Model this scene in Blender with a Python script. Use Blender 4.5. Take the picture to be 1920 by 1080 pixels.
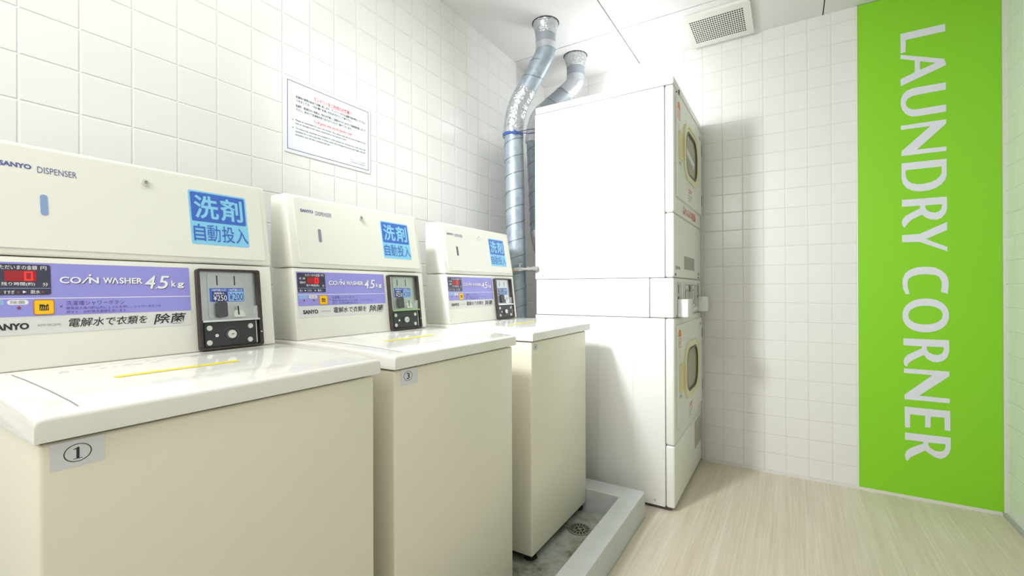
import bpy, bmesh, math, random
from mathutils import Vector, Matrix
random.seed(7)
for _o in list(bpy.data.objects):
    bpy.data.objects.remove(_o, do_unlink=True)
SC = bpy.context.scene
COL = SC.collection

# ------------------------------------------------------------------ camera, world, lamps, exposure
CAM = Vector((1.42096, 0.0, 0.98217))
RV = Vector((0.85243925, 0.52281707, -0.0031033))
UV = Vector((0.00355715, 0.00013586, 0.99999366))
FV = Vector((-0.52281418, 0.85244489, 0.00174392))
cd = bpy.data.cameras.new('camera')
cd.sensor_width = 36.0
cd.lens = 848.917 / 1920 * 36.0
cd.clip_start = 0.02
cam = bpy.data.objects.new('camera', cd)
COL.objects.link(cam)
cam.matrix_world = Matrix(((RV.x, UV.x, -FV.x, CAM.x), (RV.y, UV.y, -FV.y, CAM.y),
                           (RV.z, UV.z, -FV.z, CAM.z), (0, 0, 0, 1)))
SC.camera = cam

world = bpy.data.worlds.new('world')
SC.world = world
world.use_nodes = True
world.node_tree.nodes['Background'].inputs[0].default_value = (0.9, 0.95, 1.0, 1)
world.node_tree.nodes['Background'].inputs[1].default_value = 0.3


def lamp(name, kind, loc, power, size, color=(1, 1, 1), aim=None, size_y=None):
    d = bpy.data.lights.new(name, kind)
    d.energy = power
    d.color = color
    if kind == 'AREA':
        d.shape = 'RECTANGLE'
        d.size = size
        d.size_y = size_y or size
    else:
        d.shadow_soft_size = size
    o = bpy.data.objects.new(name, d)
    COL.objects.link(o)
    o.location = loc
    if aim is not None:
        o.rotation_euler = (Vector(aim) - Vector(loc)).to_track_quat('-Z', 'Y').to_euler()
    return o


key = lamp('strobe_lamp', 'AREA', (0.30, 0.36, 1.93), 10.5, 0.20, (0.95, 0.975, 1.0), (0.86, 2.06, 1.2))
key.data.spread = math.radians(90)
lamp('dryer_top_lamp', 'POINT', (0.62, 2.46, 2.03), 3.6, 0.07, (0.95, 0.975, 1.0))
lamp('rear_fill_light', 'AREA', (0.55, -0.95, 1.95), 14.5, 0.8, (0.97, 0.985, 1.0), (0.5, 2.0, 1.0), 0.6)  # broad fill light added behind the camera, no fixture there
lamp('ceiling_lamp', 'AREA', (1.0, -0.55, 2.33), 7.0, 1.2, (1.0, 0.95, 0.84), (1.0, -0.55, 0), 0.6)
lamp('lid_fill_light', 'AREA', (0.50, 0.70, 2.33), 4.6, 0.14, (0.98, 0.99, 1.0), (0.50, 0.70, 0), 1.2)  # unseen overhead light added to brighten the washer lids
SC.view_settings.view_transform = 'Standard'
SC.view_settings.look = 'None'
SC.view_settings.gamma = 1.0
SC.view_settings.use_curve_mapping = False
SC.view_settings.exposure = 0.10


# ------------------------------------------------------------------ materials
def srgb(r, g, b):
    def f(c):
        c = c / 255.0
        return c / 12.92 if c <= 0.04045 else ((c + 0.055) / 1.055) ** 2.4
    return (f(r), f(g), f(b), 1.0)


def mat(name, col, rough=0.5, metal=0.0, bump=None, emit=None, var=None, coat=0.0):
    """col is sRGB 0-255; bump=(scale, strength, distance); var=(scale, amount) mottles the colour"""
    m = bpy.data.materials.new(name)
    m.use_nodes = True
    nt = m.node_tree
    b = nt.nodes['Principled BSDF']
    c = srgb(*col)
    b.inputs['Base Color'].default_value = c
    b.inputs['Roughness'].default_value = rough
    b.inputs['Metallic'].default_value = metal
    if coat:
        b.inputs['Coat Weight'].default_value = coat
        b.inputs['Coat Roughness'].default_value = 0.08
    tc = None
    if bump or var:
        tc = nt.nodes.new('ShaderNodeTexCoord')
    if var:
        n = nt.nodes.new('ShaderNodeTexNoise')
        n.inputs['Scale'].default_value = var[0]
        n.inputs['Detail'].default_value = 5
        nt.links.new(tc.outputs['Object'], n.inputs['Vector'])
        r = nt.nodes.new('ShaderNodeValToRGB')
        r.color_ramp.elements[0].position = 0.3
        r.color_ramp.elements[1].position = 0.7
        r.color_ramp.elements[0].color = (c[0] * (1 - var[1]), c[1] * (1 - var[1]), c[2] * (1 - var[1]), 1)
        r.color_ramp.elements[1].color = (min(1, c[0] * (1 + var[1])), min(1, c[1] * (1 + var[1])), min(1, c[2] * (1 + var[1])), 1)
        nt.links.new(n.outputs['Fac'], r.inputs['Fac'])
        nt.links.new(r.outputs['Color'], b.inputs['Base Color'])
    if bump:
        n = nt.nodes.new('ShaderNodeTexNoise')
        n.inputs['Scale'].default_value = bump[0]
        n.inputs['Detail'].default_value = 3
        nt.links.new(tc.outputs['Object'], n.inputs['Vector'])
        bp = nt.nodes.new('ShaderNodeBump')
        bp.inputs['Strength'].default_value = bump[1]
        bp.inputs['Distance'].default_value = bump[2]
        nt.links.new(n.outputs['Fac'], bp.inputs['Height'])
        nt.links.new(bp.outputs['Normal'], b.inputs['Normal'])
    if emit:
        b.inputs['Emission Color'].default_value = srgb(*emit[0])
        b.inputs['Emission Strength'].default_value = emit[1]
    return m


def tile_mat(name, axis, off_a, off_z, base, grout, pitch=0.1, depth=0.0035):
    """glazed square tiles; axis = 0 (joints along X) or 1 (along Y), offsets in metres"""
    m = bpy.data.materials.new(name)
    m.use_nodes = True
    nt = m.node_tree
    L = nt.links.new
    b = nt.nodes['Principled BSDF']
    b.inputs['Roughness'].default_value = 0.16
    g = nt.nodes.new('ShaderNodeNewGeometry')
    s = nt.nodes.new('ShaderNodeSeparateXYZ')
    L(g.outputs['Position'], s.inputs[0])

    def M(op, a, bb=None, c=None):
        n = nt.nodes.new('ShaderNodeMath')
        n.operation = op
        for i, v in enumerate((a, bb, c)):
            if v is None:
                continue
            if isinstance(v, (int, float)):
                n.inputs[i].default_value = v
            else:
                L(v, n.inputs[i])
        return n.outputs[0]
    ds, cells = [], []
    for out, off in ((s.outputs[axis], off_a), (s.outputs[2], off_z)):
        q = M('DIVIDE', M('SUBTRACT', out, off), pitch)
        cells.append(M('FLOOR', q))
        fr = M('ABSOLUTE', M('SUBTRACT', M('FRACT', q), 0.5))
        ds.append(M('MULTIPLY', M('SUBTRACT', 0.5, fr), pitch))
    d = M('MINIMUM', ds[0], ds[1])
    mr = nt.nodes.new('ShaderNodeMapRange')
    mr.interpolation_type = 'SMOOTHERSTEP'
    mr.inputs['From Min'].default_value = 0.0006
    mr.inputs['From Max'].default_value = 0.0036
    L(d, mr.inputs['Value'])
    # a very slight tilt and waviness of every tile
    cv = nt.nodes.new('ShaderNodeCombineXYZ')
    L(cells[0], cv.inputs[0])
    L(cells[1], cv.inputs[1])
    wn = nt.nodes.new('ShaderNodeTexWhiteNoise')
    wn.noise_dimensions = '3D'
    L(cv.outputs[0], wn.inputs['Vector'])
    nz = nt.nodes.new('ShaderNodeTexNoise')
    nz.inputs['Scale'].default_value = 9.0
    L(g.outputs['Position'], nz.inputs['Vector'])
    h = M('ADD', M('MULTIPLY', mr.outputs[0], depth), M('MULTIPLY', nz.outputs['Fac'], 0.0011))
    bp = nt.nodes.new('ShaderNodeBump')
    bp.inputs['Strength'].default_value = 0.7
    bp.inputs['Distance'].default_value = 1.0
    L(h, bp.inputs['Height'])
    L(bp.outputs['Normal'], b.inputs['Normal'])
    mg = nt.nodes.new('ShaderNodeMapRange')
    mg.inputs['From Min'].default_value = 0.0007
    mg.inputs['From Max'].default_value = 0.0016
    L(d, mg.inputs['Value'])
    tint = nt.nodes.new('ShaderNodeMixRGB')
    tint.blend_type = 'MULTIPLY'
    tint.inputs[0].default_value = 1.0
    tint.inputs[1].default_value = srgb(*base)
    vr = nt.nodes.new('ShaderNodeMapRange')
    vr.inputs['To Min'].default_value = 0.975
    vr.inputs['To Max'].default_value = 1.0
    L(wn.outputs['Value'], vr.inputs['Value'])
    L(vr.outputs[0], tint.inputs[2])
    mx = nt.nodes.new('ShaderNodeMixRGB')
    L(mg.outputs[0], mx.inputs[0])
    mx.inputs[1].default_value = srgb(*grout)
    L(tint.outputs[0], mx.inputs[2])
    L(mx.outputs[0], b.inputs['Base Color'])
    rr = nt.nodes.new('ShaderNodeMapRange')
    rr.inputs['To Min'].default_value = 0.75
    rr.inputs['To Max'].default_value = 0.24
    L(mg.outputs[0], rr.inputs['Value'])
    L(rr.outputs[0], b.inputs['Roughness'])
    return m


def floor_mat():
    m = bpy.data.materials.new('vinyl_wood')
    m.use_nodes = True
    nt = m.node_tree
    L = nt.links.new
    b = nt.nodes['Principled BSDF']
    b.inputs['Roughness'].default_value = 0.42
    g = nt.nodes.new('ShaderNodeNewGeometry')
    mp = nt.nodes.new('ShaderNodeMapping')
    mp.inputs['Scale'].default_value = (120, 2.6, 1)
    L(g.outputs['Position'], mp.inputs[0])
    n1 = nt.nodes.new('ShaderNodeTexNoise')
    n1.inputs['Scale'].default_value = 1.0
    n1.inputs['Detail'].default_value = 6
    n1.inputs['Roughness'].default_value = 0.65
    L(mp.outputs[0], n1.inputs['Vector'])
    mp2 = nt.nodes.new('ShaderNodeMapping')
    mp2.inputs['Scale'].default_value = (30, 0.9, 1)
    L(g.outputs['Position'], mp2.inputs[0])
    n2 = nt.nodes.new('ShaderNodeTexNoise')
    n2.inputs['Scale'].default_value = 1.0
    n2.inputs['Detail'].default_value = 3
    L(mp2.outputs[0], n2.inputs['Vector'])
    ad = nt.nodes.new('ShaderNodeMath')
    ad.operation = 'MULTIPLY_ADD'
    L(n1.outputs['Fac'], ad.inputs[0])
    ad.inputs[1].default_value = 0.6
    mu = nt.nodes.new('ShaderNodeMath')
    mu.operation = 'MULTIPLY'
    L(n2.outputs['Fac'], mu.inputs[0])
    mu.inputs[1].default_value = 0.4
    L(mu.outputs[0], ad.inputs[2])
    r = nt.nodes.new('ShaderNodeValToRGB')
    e = r.color_ramp.elements
    e[0].position = 0.34
    e[0].color = srgb(205, 192, 170)
    e[1].position = 0.66
    e[1].color = srgb(230, 222, 207)
    k = e.new(0.5)
    k.color = srgb(217, 206, 187)
    L(ad.outputs[0], r.inputs['Fac'])
    L(r.outputs['Color'], b.inputs['Base Color'])
    bp = nt.nodes.new('ShaderNodeBump')
    bp.inputs['Strength'].default_value = 0.12
    bp.inputs['Distance'].default_value = 0.002
    L(n1.outputs['Fac'], bp.inputs['Height'])
    L(bp.outputs['Normal'], b.inputs['Normal'])
    return m


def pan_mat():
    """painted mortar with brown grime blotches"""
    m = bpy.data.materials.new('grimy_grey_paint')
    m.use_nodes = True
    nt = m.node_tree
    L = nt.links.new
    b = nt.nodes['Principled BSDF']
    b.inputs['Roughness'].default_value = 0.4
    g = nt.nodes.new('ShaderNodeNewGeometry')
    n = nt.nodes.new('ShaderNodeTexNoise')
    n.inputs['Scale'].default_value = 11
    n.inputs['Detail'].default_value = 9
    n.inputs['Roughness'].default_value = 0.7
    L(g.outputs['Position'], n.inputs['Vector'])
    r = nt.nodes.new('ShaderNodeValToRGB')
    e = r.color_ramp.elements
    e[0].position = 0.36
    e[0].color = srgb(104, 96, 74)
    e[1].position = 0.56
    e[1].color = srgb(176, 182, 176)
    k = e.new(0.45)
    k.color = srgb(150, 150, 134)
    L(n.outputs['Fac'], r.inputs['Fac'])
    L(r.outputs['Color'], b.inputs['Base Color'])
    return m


def steel_mat(name, col, rough, flake=38.0, amt=0.16, bump=0.1, metal=0.85):
    m = bpy.data.materials.new(name)
    m.use_nodes = True
    nt = m.node_tree
    L = nt.links.new
    b = nt.nodes['Principled BSDF']
    b.inputs['Metallic'].default_value = metal
    g = nt.nodes.new('ShaderNodeNewGeometry')
    v = nt.nodes.new('ShaderNodeTexVoronoi')
    v.inputs['Scale'].default_value = flake
    L(g.outputs['Position'], v.inputs['Vector'])
    bw = nt.nodes.new('ShaderNodeRGBToBW')
    L(v.outputs['Color'], bw.inputs[0])
    r = nt.nodes.new('ShaderNodeValToRGB')
    c = srgb(*col)
    r.color_ramp.elements[0].color = tuple(x * (1 - amt) for x in c[:3]) + (1,)
    r.color_ramp.elements[1].color = tuple(min(1, x * (1 + amt)) for x in c[:3]) + (1,)
    L(bw.outputs[0], r.inputs['Fac'])
    L(r.outputs['Color'], b.inputs['Base Color'])
    mr = nt.nodes.new('ShaderNodeMapRange')
    mr.inputs['To Min'].default_value = rough - 0.08
    mr.inputs['To Max'].default_value = rough + 0.1
    L(bw.outputs[0], mr.inputs['Value'])
    L(mr.outputs[0], b.inputs['Roughness'])
    n = nt.nodes.new('ShaderNodeTexNoise')
    n.inputs['Scale'].default_value = 60
    L(g.outputs['Position'], n.inputs['Vector'])
    bp = nt.nodes.new('ShaderNodeBump')
    bp.inputs['Strength'].default_value = bump
    bp.inputs['Distance'].default_value = 0.002
    L(n.outputs['Fac'], bp.inputs['Height'])
    L(bp.outputs['Normal'], b.inputs['Normal'])
    return m


CREAM = mat('cream_enamel', (237, 233, 213), 0.28)
CREAM_FACE = mat('cream_plastic', (235, 235, 225), 0.38, bump=(220, 0.02, 0.001))
LIDW = mat('white_lid_enamel', (244, 243, 236), 0.08)
WHITE = mat('white_enamel', (240, 241, 238), 0.24)
WHITE2 = mat('white_panel_plastic', (236, 237, 229), 0.35)
TILE_L = tile_mat('white_wall_tile', 1, 0.07649, 0.09420, (240, 240, 237), (236, 236, 231), depth=0.0021)
TILE_B = tile_mat('white_back_tile', 0, 0.00270, 0.00232, (230, 229, 225), (216, 213, 207), depth=0.0013)
CEIL = mat('ceiling_board', (238, 237, 236), 0.6, bump=(300, 0.03, 0.001))
CEILGAP = mat('ceiling_joint', (70, 70, 70), 0.9)
FLOOR = floor_mat()
TRIM = mat('white_trim', (222, 219, 212), 0.5)
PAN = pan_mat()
CURB = mat('grey_paint', (202, 206, 206), 0.4, bump=(45, 0.12, 0.003), var=(9, 0.05))
GREEN = mat('lime_green_vinyl', (136, 208, 34), 0.42)
SIGNW = mat('white_vinyl_letter', (222, 224, 232), 0.4)
SIGNEDGE = mat('sign_edge', (225, 235, 215), 0.5)
STEEL = steel_mat('galvanised_steel', (160, 172, 182), 0.50, metal=0.45)
SEAM = mat('duct_seam_steel', (140, 148, 154), 0.4, 0.8)
FOIL = mat('crinkled_foil', (206, 209, 213), 0.26, 0.85, bump=(60, 1.0, 0.008))
TAPE = mat('grey_duct_tape', (160, 167, 175), 0.45, 0.3, bump=(40, 0.15, 0.002))
TAPE2 = mat('silver_duct_tape', (200, 204, 210), 0.33, 0.7, bump=(45, 0.7, 0.005))
BLUEW = mat('blue_wire', (58, 104, 186), 0.4)
PAPER = mat('laminated_paper', (233, 236, 245), 0.3)
NAVY = mat('navy_ink', (70, 72, 120), 0.5)
INK = mat('black_ink', (40, 42, 46), 0.5)
RED = mat('red_ink', (222, 74, 70), 0.5)
ORANGE_INK = mat('orange_red_ink', (226, 120, 96), 0.5)
GREYINK = mat('grey_ink', (150, 152, 156), 0.5)
BLUEINK = mat('blue_grey_ink', (92, 102, 158), 0.5)
PURPLE = mat('lilac_label', (152, 150, 226), 0.35)
LABELW = mat('pale_label', (220, 221, 220), 0.35)
SHADOWINK = mat('dark_lilac_ink', (78, 76, 120), 0.45)
WHITEINK = mat('white_ink', (240, 240, 244), 0.4)
LILACINK = mat('violet_ink', (96, 88, 160), 0.5)
DARKDISP = mat('display_window', (62, 62, 82), 0.2)
LEDOFF = mat('led_window', (150, 30, 38), 0.3, emit=((170, 25, 30), 0.15))
LEDON = mat('led_lit_segment', (240, 40, 40), 0.3, emit=((255, 50, 45), 0.9))
YELLOW = mat('yellow_button', (250, 196, 20), 0.35)
ORRIM = mat('orange_button_rim', (196, 128, 40), 0.4)
YSTRIP = mat('yellow_tape', (238, 226, 40), 0.4)
LBLUE = mat('light_blue_label', (136, 208, 242), 0.4)
CYANL = mat('pale_blue_mark', (150, 196, 238), 0.4)
BLUE = mat('blue_label', (66, 108, 200), 0.4)
BLUEGREY = mat('blue_window', (136, 166, 206), 0.2)
GREYWIN = mat('grey_window', (140, 148, 160), 0.2)
DARKWIN = mat('dark_window', (78, 80, 84), 0.25)
COINFRAME = mat('dark_brown_coin_frame', (62, 54, 50), 0.4, 0.2, var=(60, 0.35))
COINBLACK = mat('black_coin_panel', (50, 53, 56), 0.4)
COINMETAL = steel_mat('brushed_coin_plate', (196, 202, 204), 0.36, 120.0, 0.05, 0.03)
CHROME = mat('chrome', (228, 230, 232), 0.18, 1.0)
BRIGHTMETAL = mat('bright_metal', (226, 226, 222), 0.3, 0.6)
BLACK = mat('black_gap', (22, 22, 22), 0.6)
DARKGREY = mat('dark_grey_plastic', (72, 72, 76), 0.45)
RUBBER = mat('black_rubber', (30, 30, 30), 0.7)
BEZEL = mat('yellowed_bezel', (236, 231, 192), 0.35)
BEZELOLD = mat('yellowed_handle', (228, 217, 164), 0.4)
GASKET = mat('dark_gasket', (92, 88, 74), 0.4)
GREYPLATE = mat('grey_rating_plate', (160, 160, 152), 0.4, var=(400, 0.3))
VENTGREY = mat('grey_filter_cover', (186, 184, 168), 0.45)
ORANGE = mat('orange_sticker', (240, 132, 40), 0.45)
ORLINE = mat('orange_line', (236, 150, 96), 0.45)
HOSE = mat('beige_hose', (206, 176, 138), 0.45)
GASGREY = mat('grey_gas_fitting', (186, 186, 184), 0.3, 0.6)
VENTP = mat('cream_vent_plastic', (232, 233, 225), 0.45)
DRAINM = mat('drain_metal', (168, 166, 156), 0.35, 0.7)
STICKW = mat('white_sticker', (226, 227, 232), 0.4)


def glass_mat():
    m = bpy.data.materials.new('smoked_door_glass')
    m.use_nodes = True
    nt = m.node_tree
    b = nt.nodes['Principled BSDF']
    b.inputs['Base Color'].default_value = srgb(186, 178, 154)
    b.inputs['Roughness'].default_value = 0.06
    b.inputs['Transmission Weight'].default_value = 0.25
    b.inputs['IOR'].default_value = 1.3
    return m


GLASS = glass_mat()
DRUM = mat('drum_interior', (150, 146, 128), 0.45, 0.2)


# ------------------------------------------------------------------ mesh helpers
def link(name, bm, material, parent=None, smooth=False, loc=None):
    me = bpy.data.meshes.new(name)
    bmesh.ops.recalc_face_normals(bm, faces=bm.faces)
    bm.to_mesh(me)
    bm.free()
    if smooth:
        for p in me.polygons:
            p.use_smooth = True
    mats = material if isinstance(material, (list, tuple)) else [material]
    for mm in mats:
        me.materials.append(mm)
    o = bpy.data.objects.new(name, me)
    COL.objects.link(o)
    if parent is not None:
        o.parent = parent
    if loc is not None:
        o.location = loc
    return o


def smooth_by_angle(o, deg=35):
    me = o.data
    for p in me.polygons:
        p.use_smooth = True
    bm = bmesh.new()
    bm.from_mesh(me)
    lim = math.radians(deg)
    for e in bm.edges:
        if len(e.link_faces) == 2:
            e.smooth = e.calc_face_angle(0) < lim
    bm.to_mesh(me)
    bm.free()
    return o


def tag(o, label=None, category=None, group=None, kind=None):
    if label:
        o['label'] = label
    if category:
        o['category'] = category
    if group:
        o['group'] = group
    if kind:
        o['kind'] = kind
    return o


def thing(name, loc, label, category, group=None):
    o = bpy.data.objects.new(name, None)
    o.empty_display_size = 0.1
    COL.objects.link(o)
    o.location = loc
    return tag(o, label, category, group)


def box(bm, lo, hi, r=0.0, seg=3, off=(0, 0, 0)):
    lo = [a - b for a, b in zip(lo, off)]
    hi = [a - b for a, b in zip(hi, off)]
    vs = [bm.verts.new((x, y, z)) for x in (lo[0], hi[0]) for y in (lo[1], hi[1]) for z in (lo[2], hi[2])]
    fs = []
    for q in ((0, 1, 3, 2), (4, 6, 7, 5), (0, 4, 5, 1), (2, 3, 7, 6), (0, 2, 6, 4), (1, 5, 7, 3)):
        fs.append(bm.faces.new([vs[i] for i in q]))
    if r > 0:
        es = list({e for f in fs for e in f.edges})
        bmesh.ops.bevel(bm, geom=es, offset=r, segments=seg, profile=0.5, affect='EDGES')
    return bm


def prism(bm, pts, mapf, h0, h1, holes=()):
    """2-D outline (with holes) -> solid between heights h0 and h1, mapped to 3-D by mapf(a, b, h)"""
    if not holes:
        lo = [bm.verts.new(mapf(a, b, h0)) for a, b in pts]
        hi = [bm.verts.new(mapf(a, b, h1)) for a, b in pts]
        bm.faces.new(hi)
        bm.faces.new(list(reversed(lo)))
        n = len(pts)
        for i in range(n):
            j = (i + 1) % n
            bm.faces.new((lo[i], lo[j], hi[j], hi[i]))
        return
    for h in (h0, h1):
        es = []
        for loop in [pts] + list(holes):
            vs = [bm.verts.new(mapf(a, b, h)) for a, b in loop]
            es += [bm.edges.new((vs[i], vs[(i + 1) % len(vs)])) for i in range(len(vs))]
        bmesh.ops.triangle_fill(bm, use_beauty=True, use_dissolve=False, edges=es)
    for loop in [pts] + list(holes):
        a = [bm.verts.new(mapf(p, q, h0)) for p, q in loop]
        b = [bm.verts.new(mapf(p, q, h1)) for p, q in loop]
        for i in range(len(loop)):
            j = (i + 1) % len(loop)
            bm.faces.new((a[i], a[j], b[j], b[i]))
    bmesh.ops.remove_doubles(bm, verts=bm.verts, dist=1e-6)


def rrect(a0, a1, b0, b1, r=0.0, n=6):
    if r <= 0:
        return [(a0, b0), (a1, b0), (a1, b1), (a0, b1)]
    out = []
    for cx, cy, t0 in ((a1 - r, b0 + r, -90), (a1 - r, b1 - r, 0), (a0 + r, b1 - r, 90), (a0 + r, b0 + r, 180)):
        for i in range(n + 1):
            t = math.radians(t0 + 90 * i / n)
            out.append((cx + r * math.cos(t), cy + r * math.sin(t)))
    return out


def ellipse(ca, cb, ra, rb=None, n=28):
    rb = ra if rb is None else rb
    return [(ca + ra * math.cos(2 * math.pi * i / n), cb + rb * math.sin(2 * math.pi * i / n)) for i in range(n)]


def solid(name, pts, mapf, h0, h1, material, parent=None, holes=()):
    bm = bmesh.new()
    prism(bm, pts, mapf, h0, h1, holes)
    return link(name, bm, material, parent)


_tc = bpy.data.curves.new('type', 'FONT')
_to = bpy.data.objects.new('type', _tc)
COL.objects.link(_to)


def text(bm, s, a0, a1, b0, b1, mapf, h, bold=0.0, shear=0.0, res=3, keep=False, mi=0):
    """flat lettering of s fitted to the rectangle [a0,a1]x[b0,b1] of a mapped plane"""
    _tc.body = s
    _tc.offset = bold
    _tc.shear = shear
    _tc.resolution_u = res
    dg = bpy.context.evaluated_depsgraph_get()
    dg.update()
    me = bpy.data.meshes.new_from_object(_to.evaluated_get(dg))
    co = [v.co.copy() for v in me.vertices]
    if not co:
        return
    x0 = min(c.x for c in co); x1 = max(c.x for c in co)
    y0 = min(c.y for c in co); y1 = max(c.y for c in co)
    sa = (a1 - a0) / max(1e-9, x1 - x0)
    sb = (b1 - b0) / max(1e-9, y1 - y0)
    vs = [bm.verts.new(mapf(a0 + (c.x - x0) * sa, b0 + (c.y - y0) * sb, h)) for c in co]
    for p in me.polygons:
        try:
            f = bm.faces.new([vs[i] for i in p.vertices])
            f.material_index = mi
        except ValueError:
            pass
    bpy.data.meshes.remove(me)


def lettering(name, items, mapf, h, material, parent):
    bm = bmesh.new()
    for it in items:
        s, a0, a1, b0, b1 = it[:5]
        text(bm, s, a0, a1, b0, b1, mapf, h, *(it[5:]))
    me = bpy.data.meshes.new(name)
    bm.to_mesh(me)
    bm.free()
    me.materials.append(material)
    o = bpy.data.objects.new(name, me)
    COL.objects.link(o)
    o.parent = parent
    return o


def tube(bm, path, rad, seg=32, caps=True):
    """sweep a circle along a polyline; rad is a number or one per point"""
    pts = [Vector(p) for p in path]
    n = len(pts)
    rads = rad if isinstance(rad, (list, tuple)) else [rad] * n
    tang = []
    for i in range(n):
        t = (pts[min(i + 1, n - 1)] - pts[max(i - 1, 0)])
        tang.append(t.normalized())
    ref = Vector((0, 1, 0)) if abs(tang[0].y) < 0.9 else Vector((1, 0, 0))
    u = tang[0].cross(ref).normalized()
    rings = []
    for i in range(n):
        u = (u - tang[i] * u.dot(tang[i])).normalized()
        w = tang[i].cross(u)
        rings.append([bm.verts.new(pts[i] + (u * math.cos(2 * math.pi * k / seg) + w * math.sin(2 * math.pi * k / seg)) * rads[i]) for k in range(seg)])
    for i in range(n - 1):
        for k in range(seg):
            j = (k + 1) % seg
            bm.faces.new((rings[i][k], rings[i][j], rings[i + 1][j], rings[i + 1][k]))
    if caps:
        bm.faces.new(list(reversed(rings[0])))
        bm.faces.new(rings[-1])
    return rings


def bend(p0, c, p1, n=10):
    p0, c, p1 = Vector(p0), Vector(c), Vector(p1)
    return [p0 * (1 - t) ** 2 + c * 2 * t * (1 - t) + p1 * t * t for t in [i / n for i in range(n + 1)]]


def straight(p0, p1, n=8):
    p0, p1 = Vector(p0), Vector(p1)
    return [p0.lerp(p1, i / n) for i in range(n + 1)]


def helix(path, rad, pitch, r, seg=6, phase=0.0):
    """a thin raised seam wound around a straight pipe"""
    p0, p1 = Vector(path[0]), Vector(path[-1])
    t = (p1 - p0)
    ln = t.length
    t.normalize()
    u = t.cross(Vector((0, 1, 0))).normalized()
    w = t.cross(u)
    n = max(8, int(ln / pitch * 40))
    pts = []
    for i in range(n + 1):
        d = ln * i / n
        a = 2 * math.pi * d / pitch + phase
        pts.append(p0 + t * d + (u * math.cos(a) + w * math.sin(a)) * rad)
    bm = bmesh.new()
    tube(bm, pts, r, seg)
    return bm


def copy_tree(o, parent=None):
    c = o.copy()
    COL.objects.link(c)
    if parent is not None:
        c.parent = parent
    for ch in [x for x in bpy.data.objects if x.parent == o and x is not c]:
        copy_tree(ch, c)
    return c


# ------------------------------------------------------------------ the room
H = 2.362
YB = 2.7755


def struct(name, boxes, material):
    bm = bmesh.new()
    for lo, hi in boxes:
        box(bm, lo, hi)
    return tag(link(name, bm, material), kind='structure')


struct('floor', [((-0.12, -1.7, -0.1), (2.5, YB + 0.12, 0.0))], FLOOR)
struct('wall_left', [((-0.12, -1.7, 0), (0.0, 2.3765, H)), ((-0.12, 2.3765, 0), (-0.014, YB, H))], TILE_L)
struct('wall_back', [((-0.12, YB, 0), (2.5, YB + 0.12, H))], TILE_B)
struct('wall_right', [((2.212, 1.45, 0), (2.5, YB, H)), ((1.873, -1.7, 0), (2.5, 1.45, H))], TILE_L)
struct('wall_front', [((-0.12, -1.82, 0), (2.5, -1.7, H))], TILE_B)
# ceiling boards with narrow open joints, and the dark space above them
g = 0.0026
xs = [(-0.12, 0.642 - g), (0.642 + g, 1.569 - g), (1.569 + g, 2.5)]
ys = [(-1.82, 0.538 - g), (0.538 + g, 2.358 - g), (2.358 + g, YB + 0.12)]
struct('ceiling', [((x0, y0, H), (x1, y1, H + 0.012)) for x0, x1 in xs for y0, y1 in ys], CEIL)
struct('trim_1', [((-0.12, -1.82, H + 0.0122), (2.5, YB + 0.12, H + 0.08))], CEILGAP)
# small skirting strips at the foot of the walls
struct('baseboard_back', [((0.995, YB - 0.012, 0), (2.2, YB - 0.0005, 0.013))], TRIM)
struct('baseboard_right', [((2.2, 1.46, 0), (2.2115, YB - 0.013, 0.013))], mat('grey_trim', (176, 178, 172), 0.5))
# edge strip beside the green board
struct('trim_2', [((2.204, YB - 0.012, 0.013), (2.2118, YB - 0.0005, H))], TRIM)

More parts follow.
